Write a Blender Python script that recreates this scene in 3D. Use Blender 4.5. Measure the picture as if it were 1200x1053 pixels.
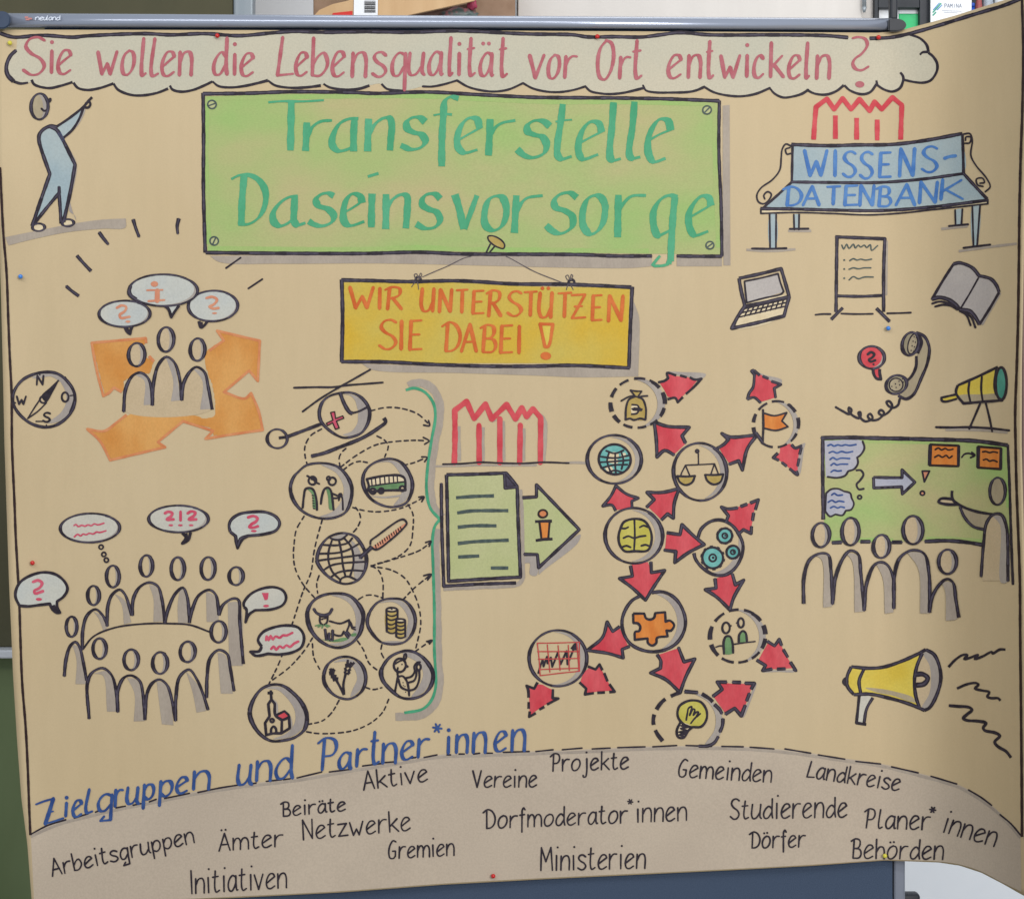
import bpy, bmesh, math, random
from mathutils import Vector, Matrix, noise as mnoise
from mathutils.geometry import delaunay_2d_cdt
random.seed(7)
for _o in list(bpy.data.objects): bpy.data.objects.remove(_o)
SC = bpy.context.scene
COL = SC.collection
R = math.radians

# ---------------------------------------------------------------- camera, world, light, exposure
D = 2.4                       # camera to poster, metres
S = 1.5 / 1200.0              # metres on the poster per unit of the drawing grid
ZC = 1.30                     # height of the poster's centre above the floor
cam = bpy.data.objects.new('camera', bpy.data.cameras.new('camera'))
COL.objects.link(cam)
cam.location = (0, -D, ZC)
cam.rotation_euler = (R(90), 0, 0)
cam.data.sensor_fit = 'HORIZONTAL'; cam.data.sensor_width = 36
cam.data.lens = 36 * D / 1.5
cam.data.clip_start = 0.05; cam.data.clip_end = 60
SC.camera = cam

wd = bpy.data.worlds.new('World'); SC.world = wd; wd.use_nodes = True
bg = wd.node_tree.nodes['Background']
bg.inputs[0].default_value = (0.86, 0.93, 1.0, 1); bg.inputs[1].default_value = 0.50

def area(name, loc, target, size, power, col):
    l = bpy.data.lights.new(name, 'AREA'); l.shape = 'RECTANGLE'
    l.size, l.size_y = size; l.energy = power; l.color = col
    o = bpy.data.objects.new(name, l); COL.objects.link(o); o.location = loc
    o.rotation_euler = (Vector(target) - Vector(loc)).to_track_quat('-Z', 'Y').to_euler()
    return o
area('window_light', (2.5, -5.0, 2.5), (0.0, 0, ZC), (1.7, 1.5), 156, (1.0, 0.965, 0.93))
area('ceiling_lamp', (-0.6, -2.1, 3.1), (0.0, 0, ZC + .2), (5.0, 0.35), 37, (1.0, 0.97, 0.94))
area('ceiling_light', (0.6, 0.75, 2.75), (0.3, 1.5, 1.2), (2.2, 0.7), 9, (1.0, 0.98, 0.95))

vs = SC.view_settings
vs.view_transform = 'Standard'; vs.look = 'None'; vs.exposure = 0.05; vs.gamma = 1
vs.use_curve_mapping = False

# ---------------------------------------------------------------- materials
K = 0.93
def lin(c):
    c = c / 255.0
    return c / 12.92 if c <= 0.04045 else ((c + 0.055) / 1.055) ** 2.4
def rgb(t, k=K): return tuple(min(0.92, lin(v) * k) for v in t) + (1,)
MATS = {}
def material(name, c1, c2=None, scale=40, stretch=(1, 1, 1), rough=0.7, lo=0.35, hi=0.65, bump=0.0, bscale=300, metal=0.0, spec=0.25, detail=4, k=0.93, grain=0.0):
    if name in MATS: return MATS[name]
    m = bpy.data.materials.new(name); m.use_nodes = True
    nt = m.node_tree; b = nt.nodes['Principled BSDF']
    b.inputs['Roughness'].default_value = rough; b.inputs['Metallic'].default_value = metal
    b.inputs['Specular IOR Level'].default_value = spec
    c2 = c2 or c1
    tc = nt.nodes.new('ShaderNodeTexCoord'); mp = nt.nodes.new('ShaderNodeMapping')
    mp.inputs['Scale'].default_value = stretch
    nt.links.new(tc.outputs['Object'], mp.inputs[0])
    nz = nt.nodes.new('ShaderNodeTexNoise'); nz.inputs['Scale'].default_value = scale; nz.inputs['Detail'].default_value = detail
    nt.links.new(mp.outputs[0], nz.inputs['Vector'])
    rp = nt.nodes.new('ShaderNodeValToRGB')
    rp.color_ramp.elements[0].position = lo; rp.color_ramp.elements[1].position = hi
    rp.color_ramp.elements[0].color = rgb(c1, k); rp.color_ramp.elements[1].color = rgb(c2, k)
    nt.links.new(nz.outputs['Fac'], rp.inputs[0])
    if grain:
        n3 = nt.nodes.new('ShaderNodeTexNoise'); n3.inputs['Scale'].default_value = 380; n3.inputs['Detail'].default_value = 3
        nt.links.new(mp.outputs[0], n3.inputs['Vector'])
        r3 = nt.nodes.new('ShaderNodeValToRGB'); e3 = r3.color_ramp.elements; e3[0].position = .32; e3[1].position = .66
        e3[0].color = (1 - grain,) * 3 + (1,); e3[1].color = (1, 1, 1, 1)
        nt.links.new(n3.outputs['Fac'], r3.inputs[0])
        mx = nt.nodes.new('ShaderNodeMix'); mx.data_type = 'RGBA'; mx.blend_type = 'MULTIPLY'; mx.inputs[0].default_value = 1
        nt.links.new(rp.outputs[0], mx.inputs[6]); nt.links.new(r3.outputs[0], mx.inputs[7]); nt.links.new(mx.outputs[2], b.inputs['Base Color'])
    else: nt.links.new(rp.outputs[0], b.inputs['Base Color'])
    if bump:
        n2 = nt.nodes.new('ShaderNodeTexNoise'); n2.inputs['Scale'].default_value = bscale; n2.inputs['Detail'].default_value = 3
        nt.links.new(mp.outputs[0], n2.inputs['Vector'])
        bp = nt.nodes.new('ShaderNodeBump'); bp.inputs['Strength'].default_value = bump; bp.inputs['Distance'].default_value = 0.002
        nt.links.new(n2.outputs['Fac'], bp.inputs['Height']); nt.links.new(bp.outputs[0], b.inputs['Normal'])
    MATS[name] = m
    return m

def paper_material():
    m = bpy.data.materials.new('kraft_paper'); m.use_nodes = True
    nt = m.node_tree; b = nt.nodes['Principled BSDF']
    b.inputs['Roughness'].default_value = 0.62; b.inputs['Specular IOR Level'].default_value = 0.3
    tc = nt.nodes.new('ShaderNodeTexCoord')
    def noise(scale, st, det=5):
        mp = nt.nodes.new('ShaderNodeMapping'); mp.inputs['Scale'].default_value = st
        nt.links.new(tc.outputs['Object'], mp.inputs[0])
        n = nt.nodes.new('ShaderNodeTexNoise'); n.inputs['Scale'].default_value = scale; n.inputs['Detail'].default_value = det
        nt.links.new(mp.outputs[0], n.inputs['Vector']); return n.outputs['Fac']
    def ramp(f, p0, c0, p1, c1):
        r = nt.nodes.new('ShaderNodeValToRGB'); e = r.color_ramp.elements
        e[0].position = p0; e[1].position = p1; e[0].color = c0; e[1].color = c1
        nt.links.new(f, r.inputs[0]); return r.outputs[0]
    base = ramp(noise(2.2, (1, 1, 1)), .3, rgb((199, 178, 141)), .7, rgb((204, 185, 150)))
    fib = ramp(noise(55, (1, 1, .16)), .35, (.975, .975, .972, 1), .65, (1.0, 1.0, 1.0, 1))
    gr = ramp(noise(420, (1, 1, 1), 2), .3, (.965, .965, .965, 1), .7, (1.0, 1.0, 1.0, 1))
    def mul(a, c):
        x = nt.nodes.new('ShaderNodeMix'); x.data_type = 'RGBA'; x.blend_type = 'MULTIPLY'; x.inputs[0].default_value = 1
        nt.links.new(a, x.inputs[6]); nt.links.new(c, x.inputs[7]); return x.outputs[2]
    nt.links.new(mul(mul(base, fib), gr), b.inputs['Base Color'])
    bp = nt.nodes.new('ShaderNodeBump'); bp.inputs['Strength'].default_value = 0.35; bp.inputs['Distance'].default_value = 0.004
    nt.links.new(noise(6, (1, 1, .35), 6), bp.inputs['Height'])
    b2 = nt.nodes.new('ShaderNodeBump'); b2.inputs['Strength'].default_value = 0.10; b2.inputs['Distance'].default_value = 0.0006
    nt.links.new(noise(500, (1, 1, 1), 2), b2.inputs['Height']); nt.links.new(bp.outputs[0], b2.inputs['Normal'])
    nt.links.new(b2.outputs[0], b.inputs['Normal'])
    return m

# pens and chalks: colour of the ink / pastel itself, two tones each
PENS = {
 'ink': ((36, 30, 40), (54, 46, 58), 160, (1, 1, 1)),
 'inkcore': ((64, 58, 76), (86, 80, 96), 120, (1, 1, 1)),
 'brown': ((40, 26, 26), (58, 38, 38), 160, (1, 1, 1)),
 'inkblue':((56, 62, 92), (78, 90, 124), 120, (1, 1, 1)),
 'inkgreen':((64, 78, 78), (88, 102, 98), 120, (1, 1, 1)),
 'thin':   ((84, 76, 82), (110, 100, 102), 160, (1, 1, 1)),
 'pink': ((180, 92, 102), (192, 114, 122), 60, (1, 1, 1)),
 'pinktxt':((206, 72, 100), (218, 100, 122), 60, (1, 1, 1)),
 'red': ((206, 62, 74), (224, 92, 98), 45, (1, 1, 1)),
 'redgrid':((190, 60, 62), (205, 84, 80), 60, (1, 1, 1)),
 'redfill': ((208, 60, 74), (224, 94, 102), 34, (1, 1, .4)),
 'green': ((70, 164, 118), (90, 178, 136), 20, (1, 1, .45)),
 'greenpen':((60, 150, 112), (84, 176, 134), 50, (1, 1, 1)),
 'boardg': ((196, 185, 136), (164, 194, 118), 5, (.8, 1, 1.5)),
 'boardedge': ((174, 190, 122), (160, 197, 114), 12, (1, 1, 1)),
 'docg': ((188, 194, 138), (196, 198, 148), 14, (1, 1, 1)),
 'yellow': ((218, 180, 56), (208, 188, 92), 9, (1, 1, 1)),
 'yellow2':((220, 192, 72), (228, 208, 96), 20, (1, 1, 1)),
 'olive': ((194, 184, 76), (210, 200, 104), 30, (1, 1, 1)),
 'gold':   ((178, 152, 80), (198, 174, 104), 40, (1, 1, 1)),
 'orange': ((214, 144, 68), (226, 168, 96), 18, (1, 1, .6)),
 'orangeline': ((214, 130, 82), (224, 152, 104), 50, (1, 1, 1)),
 'orangetxt':((208, 98, 40), (224, 122, 60), 40, (1, 1, 1)),
 'orangesoft':((216, 140, 110), (224, 158, 126), 60, (1, 1, 1)),
 'orangefill':((218, 126, 52), (230, 146, 70), 70, (1, 1, .3)),
 'blue':   ((66, 116, 186), (92, 142, 204), 50, (1, 1, 1)),
 'zielblue': ((44, 74, 136), (66, 98, 160), 50, (1, 1, 1)),
 'lightblue': ((162, 182, 190), (178, 192, 194), 16, (1, 1, 1)),
 'bubble': ((202, 200, 190), (212, 208, 195), 14, (1, 1, 1)),
 'bubbleb': ((196, 201, 199), (208, 208, 198), 14, (1, 1, 1)),
 'halo':   ((192, 182, 162), (196, 178, 146), 22, (1, 1, 1)),
 'pagegrey': ((184, 177, 174), (194, 187, 182), 16, (1, 1, 1)),
 'lilac':  ((176, 178, 196), (192, 190, 198), 16, (1, 1, 1)),
 'cloud': ((196, 194, 176), (207, 199, 177), 5, (1, 1, 1)),
 'cloudb': ((176, 186, 184), (190, 190, 176), 8, (1, 1, 1)),
 'band': ((194, 179, 161), (203, 188, 169), 5, (1, 1, 1)),
 'grey': ((168, 156, 144), (180, 168, 154), 30, (1, 1, .4)),
 'greyb': ((164, 155, 150), (178, 169, 160), 30, (1, 1, .4)),
 'greytan':((172, 158, 132), (186, 172, 142), 30, (1, 1, .4)),
 'greyol': ((150, 140, 116), (166, 156, 130), 30, (1, 1, 1)),
 'darkg':  ((96, 134, 90), (120, 158, 108), 60, (1, 1, 1)),
 'teal': ((94, 170, 166), (124, 192, 186), 60, (1, 1, 1)),
 'tealdk': ((72, 148, 132), (86, 164, 146), 40, (1, 1, 1)),
 'tone': ((201, 180, 146), (206, 185, 152), 20, (1, 1, 1)),
 'cream':  ((222, 204, 168), (230, 214, 180), 60, (1, 1, 1)),
}
def pen(c):
    a, b, sc, st = PENS[c]
    return material('pen_' + c, a, b, sc, st, rough=0.6, spec=0.25, detail=8, grain=.10, k=0.87 if c in ('tone', 'grey', 'greyb', 'band', 'cloud', 'cream') else 0.84)

# ---------------------------------------------------------------- paper surface: grid (x right, y down) -> 3D
def sm(a, b, x):
    t = max(0.0, min(1.0, (x - a) / (b - a))); return t * t * (3 - 2 * t)
def depth(x, y):
    """how far the paper stands off the board towards the viewer, metres"""
    t = max(0.0, (x - 1030) / 165.0)
    lowc = 1.0 + 0.10 * sm(300, 1000, y)
    up = 0.163 * (0.30 * t + 0.70 * t * t) * lowc if x > 1030 else 0.0
    if x > 1030: up = 0.163 * (t ** 1.75) * lowc
    d = up
    d += 0.0014 * math.sin(x / 47.0 + y / 300.0) * sm(60, 400, y) * (1 - sm(800, 1000, y))
    d += 0.0012 * math.sin(x / 83.0 - y / 210.0 + 1.3) * sm(60, 300, y)
    # loose left side between the pins
    d += 0.010 * (1 - sm(0, 55, x)) * math.sin(max(0, y - 60) / 264.0 * math.pi / 1.0) ** 2
    # soft buckles in the loose right end
    d += 0.0045 * sm(1050, 1130, x) * math.sin((x - 1040) / 17.0 + y / 110.0) * (0.35 + 0.65 * sm(250, 420, y) * (1 - sm(560, 720, y))) * 0.55
    return d
def surf(x, y, off=0.0):
    d = depth(x, y) + off
    k = S * (D - d) / D
    return Vector(((x - 600) * k, -d, (526.5 - y) * k))
def at(px, py, Y):
    """grid position on the vertical plane a distance Y behind the board"""
    k = S * (D + Y) / D
    return Vector(((px - 600) * k, Y, ZC + (526.5 - py) * k))

# ---------------------------------------------------------------- stroke engine
TX = [0.0, 0.0, 1.0]
def T(x0, y0, s): TX[0], TX[1], TX[2] = x0, y0, s
def U(x, y): return (TX[0] + x / TX[2], TX[1] + y / TX[2])
def parse(st, raw=False):
    runs = [[]]
    tok = st.split(); i = 0
    while i < len(tok):
        if tok[i] == '/':
            runs.append([runs[-1][-1]]); i += 1; continue
        p = (float(tok[i]), float(tok[i + 1])); i += 2
        runs[-1].append(p if raw else U(*p))
    return [r for r in runs if len(r) > 1 or len(runs) == 1]
def smooth(r, step=2.6):
    n = len(r)
    if n < 3:
        if n < 2: return r
        L = math.dist(r[0], r[1]); k = max(1, int(L / 6))
        return [(r[0][0] + (r[1][0] - r[0][0]) * i / k, r[0][1] + (r[1][1] - r[0][1]) * i / k) for i in range(k + 1)]
    closed = math.dist(r[0], r[-1]) < 0.6
    out = []
    for i in range(n - 1):
        p1, p2 = r[i], r[i + 1]
        p0 = r[i - 1] if i > 0 else (r[-2] if closed else (2 * p1[0] - p2[0], 2 * p1[1] - p2[1]))
        p3 = r[i + 2] if i + 2 < n else (r[1] if closed else (2 * p2[0] - p1[0], 2 * p2[1] - p1[1]))
        k = max(4 if math.dist(p1, p2) > 1.2 else 2, min(18, int(math.dist(p1, p2) / step)))
        # centripetal-ish Catmull-Rom through Hermite tangents
        d0, d1, d2 = (max(1e-3, math.dist(a, b)) ** .5 for a, b in ((p0, p1), (p1, p2), (p2, p3)))
        tg1 = [(p1[c] - p0[c]) / d0 - (p2[c] - p0[c]) / (d0 + d1) + (p2[c] - p1[c]) / d1 for c in (0, 1)]
        tg2 = [(p2[c] - p1[c]) / d1 - (p3[c] - p1[c]) / (d1 + d2) + (p3[c] - p2[c]) / d2 for c in (0, 1)]
        for j in range(k):
            t = j / k; t2, t3 = t * t, t * t * t
            h = (2 * t3 - 3 * t2 + 1, t3 - 2 * t2 + t, -2 * t3 + 3 * t2, t3 - t2)
            out.append(tuple(h[0] * p1[c] + h[1] * tg1[c] * d1 + h[2] * p2[c] + h[3] * tg2[c] * d1 for c in (0, 1)))
    out.append(r[-1])
    return out
def curve(st):
    if isinstance(st, str): runs = parse(st)
    else: runs = st
    return [smooth(r) for r in runs]
def ell(cx, cy, rx, ry, rot=0, a0=-60, a1=312, n=30, wob=0.03):
    """hand drawn ellipse in tile units, returned as one run in grid units"""
    ph = random.uniform(0, 6.28); out = []
    for i in range(n + 1):
        a = R(a0 + (a1 - a0) * i / n); k = 1 + wob * math.sin(2 * a + ph) * .5 + wob * .6 * (i / n - .5)
        x, y = rx * k * math.cos(a), ry * k * math.sin(a)
        c, s = math.cos(R(rot)), math.sin(R(rot))
        out.append(U(cx + x * c - y * s, cy + x * s + y * c))
    return [out]
def disc(c, r, n=9):
    return [(c[0] + r * math.cos(6.2832 * i / n), c[1] + r * math.sin(6.2832 * i / n)) for i in range(n)]
def ribbon(runs, w, nib=None, taper=(1, 1), caps=True, jit=0.07):
    """list of runs -> list of convex quads / discs covering the pen line"""
    polys = []
    total = sum(math.dist(a, b) for r in runs for a, b in zip(r, r[1:])) or 1
    done = 0; ph = random.uniform(0, 50)
    for ri, r in enumerate(runs):
        P = [r[0]]
        for p in r[1:]:
            if math.dist(p, P[-1]) > 0.25: P.append(p)
        if len(P) < 2:
            polys.append(disc(P[0], w / 2)); continue
        L, Rr, W = [], [], []
        for i, p in enumerate(P):
            a = P[max(0, i - 1)]; b = P[min(len(P) - 1, i + 1)]
            tx, ty = b[0] - a[0], b[1] - a[1]; l = math.hypot(tx, ty) or 1; tx /= l; ty /= l
            if i: done += math.dist(P[i - 1], p)
            f = done / total
            wi = w * (taper[0] + (taper[1] - taper[0]) * f)
            if nib:
                na, m = nib
                cr = abs(tx * math.sin(R(-na)) - ty * math.cos(R(-na)))
                wi *= max(m, cr)
            wi *= 1 + jit * math.sin(done * .23 + ph) + jit * .6 * math.sin(done * .71 + ph * 2)
            L.append((p[0] - ty * wi / 2, p[1] + tx * wi / 2)); Rr.append((p[0] + ty * wi / 2, p[1] - tx * wi / 2)); W.append(wi)
        for i in range(len(P) - 1):
            q = [L[i], L[i + 1], Rr[i + 1], Rr[i]]
            # drop folded quads on tight inner bends
            x = (L[i + 1][0] - L[i][0]) * (Rr[i + 1][0] - Rr[i][0]) + (L[i + 1][1] - L[i][1]) * (Rr[i + 1][1] - Rr[i][1])
            if x < 0: polys.append(disc(P[i], W[i] / 2)); polys.append(disc(P[i + 1], W[i + 1] / 2)); continue
            polys.append(q)
        inner0 = ri > 0; inner1 = ri < len(runs) - 1
        if caps or inner0: polys.append(disc(P[0], W[0] / 2 * (.98 if not nib else .8)))
        if caps or inner1: polys.append(disc(P[-1], W[-1] / 2 * (.98 if not nib else .8)))
    return polys
def dashes(runs, on, off, start=0):
    """cut runs into dashes"""
    out = []
    for r in runs:
        cur = []; s = start; state = True; need = on * random.uniform(.8, 1.2)
        pts = [r[0]]
        for a, b in zip(r, r[1:]):
            L = math.dist(a, b); k = max(1, int(L / .8))
            for i in range(1, k + 1): pts.append((a[0] + (b[0] - a[0]) * i / k, a[1] + (b[1] - a[1]) * i / k))
        cur = [pts[0]]; acc = 0
        for a, b in zip(pts, pts[1:]):
            acc += math.dist(a, b)
            if state: cur.append(b)
            if acc >= need:
                if state and len(cur) > 1: out.append(cur[::3] + ([cur[-1]] if (len(cur) - 1) % 3 else []))
                state = not state; acc = 0; need = (on if state else off) * random.uniform(.8, 1.25); cur = [b]
        if state and len(cur) > 2: out.append(cur)
    return out

def area2(p): return sum(a[0] * b[1] - b[0] * a[1] for a, b in zip(p, p[1:] + p[:1]))
def union_mesh(polys, name, mat, off, grid=None):
    V, F = [], []
    ox = sum(p[0][0] for p in polys) / len(polys); oy = sum(p[0][1] for p in polys) / len(polys)
    for p in polys:
        if len(p) < 3 or abs(area2(p)) < 1e-3: continue
        if area2(p) < 0: p = p[::-1]
        n = len(V)
        V += [Vector((q[0] - ox, q[1] - oy)) for q in p]; F.append(list(range(n, n + len(p))))
    if grid:
        xs = [v.x for v in V]; ys = [v.y for v in V]
        g = grid
        x = min(xs) + g / 2
        while x < max(xs):
            gg = 5 if x + ox > 1020 else g
            y = min(ys) + g / 2; j = 0
            while y < max(ys):
                V.append(Vector((x + (j % 2) * gg * .3, y + random.uniform(-.3, .3)))); y += max(gg, 8); j += 1
            x += gg
    vs_, es_, fs_, _, _, of_ = delaunay_2d_cdt(V, [], F, 0, 1e-4, True)
    C = 5.0; cells = {}
    for f in F:
        q = [V[i] for i in f]
        x0 = int(min(v.x for v in q) // C); x1 = int(max(v.x for v in q) // C); y0 = int(min(v.y for v in q) // C); y1 = int(max(v.y for v in q) // C)
        for i in range(x0, x1 + 1):
            for j in range(y0, y1 + 1): cells.setdefault((i, j), []).append(q)
    def inside(x, y):
        for q in cells.get((int(x // C), int(y // C)), ()):
            hit = False; p = q[-1]
            for v in q:
                if (v.y > y) != (p.y > y) and x < (p.x - v.x) * (y - v.y) / (p.y - v.y) + v.x: hit = not hit
                p = v
            if hit: return True
        return False
    keep = []
    for f in fs_:
        n = len(f)
        if inside(sum(vs_[i].x for i in f) / n, sum(vs_[i].y for i in f) / n): keep.append(f)
    used = sorted({i for f in keep for i in f}); idx = {v: i for i, v in enumerate(used)}
    co = [surf(vs_[i].x + ox, vs_[i].y + oy, off) for i in used]
    me = bpy.data.meshes.new(name)
    me.from_pydata(co, [], [[idx[i] for i in f][::-1] for f in keep])
    me.materials.append(mat); me.update()
    for pl in me.polygons: pl.use_smooth = True
    # faces towards the viewer
    if len(me.polygons) and sum(pl.normal.y for pl in me.polygons) > 0: me.flip_normals()
    return me

poster = bpy.data.objects.new('poster', None); COL.objects.link(poster); poster.location = (0, 0, ZC)
poster['label'] = 'large hand-drawn brown paper poster with coloured sketches pinned to the pinboard'
poster['category'] = 'poster'
SEQ = [0]
ROLE = {'ink': 3, 'fill': 0, 'shade': 1, 'fill2': 2, 'letter': 4, 'core': 3.4, 'top': 5}
class Drawing:
    """one sketch on the poster: the main mesh is the part, the other colours are its sub-parts"""
    def __init__(s, name, zb=0.0, label=None): s.name = name; s.lay = {}; s.zb = zb; s.label = label
    def add(s, role, sub, c, polys, grid=None):
        e = s.lay.setdefault((ROLE[role], sub, c), [[], None]); e[0] += polys; e[1] = grid or e[1]
    def ink(s, st, w=3.4, c='ink', role='ink', sub='ink_line', taper=(1, 1), nib=None, dash=None, core=None, caps=None):
        runs = curve(st)
        if caps is None: caps = w < 2.9 or role == 'letter'
        if dash: 
            for d in dashes(runs, *dash): s.add(role, sub, c, ribbon([d], w, nib, taper, caps))
        else: s.add(role, sub, c, ribbon(runs, w, nib, taper, caps))
        if core is None: core = w >= 3.5 and c == 'ink'
        if core and not dash: [s.add('core', 'ink_streak', 'inkcore', ribbon([q], w * random.uniform(.3, .44), None, (1, 1), True, jit=.25)) for q in dashes(runs, 34, 16)]
        return s
    def inks(s, w, *sts, **k):
        for st in sts: s.ink(st, w, **k)
        return s
    def fill(s, st, c, role='fill', sub='colour_fill', grid=11, rough=0.0):
        runs = curve(st); p = []
        for r in runs: p += r if not p else r[1:]
        if math.dist(p[0], p[-1]) < 0.3: p = p[:-1]
        if rough:
            q = []
            for a, b in zip(p, p[1:] + p[:1]):
                k = max(1, int(math.dist(a, b) / 1.6))
                q += [(a[0] + (b[0] - a[0]) * i / k + random.uniform(-rough, rough), a[1] + (b[1] - a[1]) * i / k + random.uniform(-rough, rough)) for i in range(k)]
            p = q
        s.add(role, sub, c, [p], grid); return s
    def poly(s, st, c, role='fill', sub='colour_fill', grid=11, rough=0.0):
        """straight sided fill"""
        p = parse(st)[0]; q = []
        for a, b in zip(p, p[1:] + p[:1]):
            k = max(1, int(math.dist(a, b) / 6)); q += [(a[0] + (b[0] - a[0]) * i / k + random.uniform(-rough, rough), a[1] + (b[1] - a[1]) * i / k + random.uniform(-rough, rough)) for i in range(k)]
        s.add(role, sub, c, [q], grid); return s
    def shade(s, st, c='grey'): return s.fill(st, c, 'shade', 'marker_shadow')
    def line(s, st, w, c): return s.ink(st, w, c, sub='coloured_line')
    def crescent(s, cx, cy, rx, ry, a0=-85, a1=85, th=.36, c='grey', k=.96):
        mid = (a0 + a1) / 2; half = (a1 - a0) / 2
        o = [U(cx + rx * k * math.cos(R(t)), cy + ry * k * math.sin(R(t))) for t in range(a0, a1 + 1, 6)]
        i = []
        for t in range(a1, a0 - 1, -6):
            g = k * (1 - th * .78 * max(0.03, math.cos((t - mid) / half * math.pi / 2)) ** .8)
            i.append(U(cx + rx * g * math.cos(R(t)), cy + ry * g * math.sin(R(t))))
        s.add('shade', 'marker_shadow', c, [o + i], 11); return s
    def oval(s, cx, cy, rx, ry, w=3.2, rot=0, fillc=None, dash=None, c='ink', role='ink', sub='ink_line', fr='fill', wob=.03, core=None):
        if fillc: s.add(fr, 'colour_fill', fillc, [ell(cx, cy, rx, ry, rot, 0, 348, 29, 0)[0]], 11)
        e = ell(cx, cy, rx, ry, rot, wob=wob)
        return s.ink(e, w * (1.12 if w >= 3.4 else 1), c, role, sub, dash=dash, core=core, nib=(10, .58) if w >= 3.4 else None)
    def blot(s, cx, cy, rx, ry, c='ink', role='ink', sub='ink_line', n=14):
        s.add(role, sub, c, [ell(cx, cy, rx, ry, 0, 0, 360 - 360 / n, n - 1, .05)[0]]); return s
    def build(s):
        keys = sorted(s.lay, key=lambda k: k[0]); order = {k: i for i, k in enumerate(keys)}
        if not keys: return None
        SEQ[0] += 1
        main = next((k for k in keys if k[1] == 'ink_line' and k[0] == 3), keys[0])
        def mk(k):
            polys, grid = s.lay[k]
            off = 0.00040 + k[0] * 0.00010 + s.zb + (SEQ[0] % 25) * 0.0000008 + order[k] * 0.000022
            me = union_mesh(polys, k[1].split('#')[0], pen(k[2]), off, grid)
            return bpy.data.objects.new(s.name if k == main else k[1].split('#')[0], me)
        root = mk(main); COL.objects.link(root); root.parent = poster
        if s.label: root['label'] = s.label
        for k in keys:
            if k != main: o = mk(k); COL.objects.link(o); o.parent = root
        return root

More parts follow.
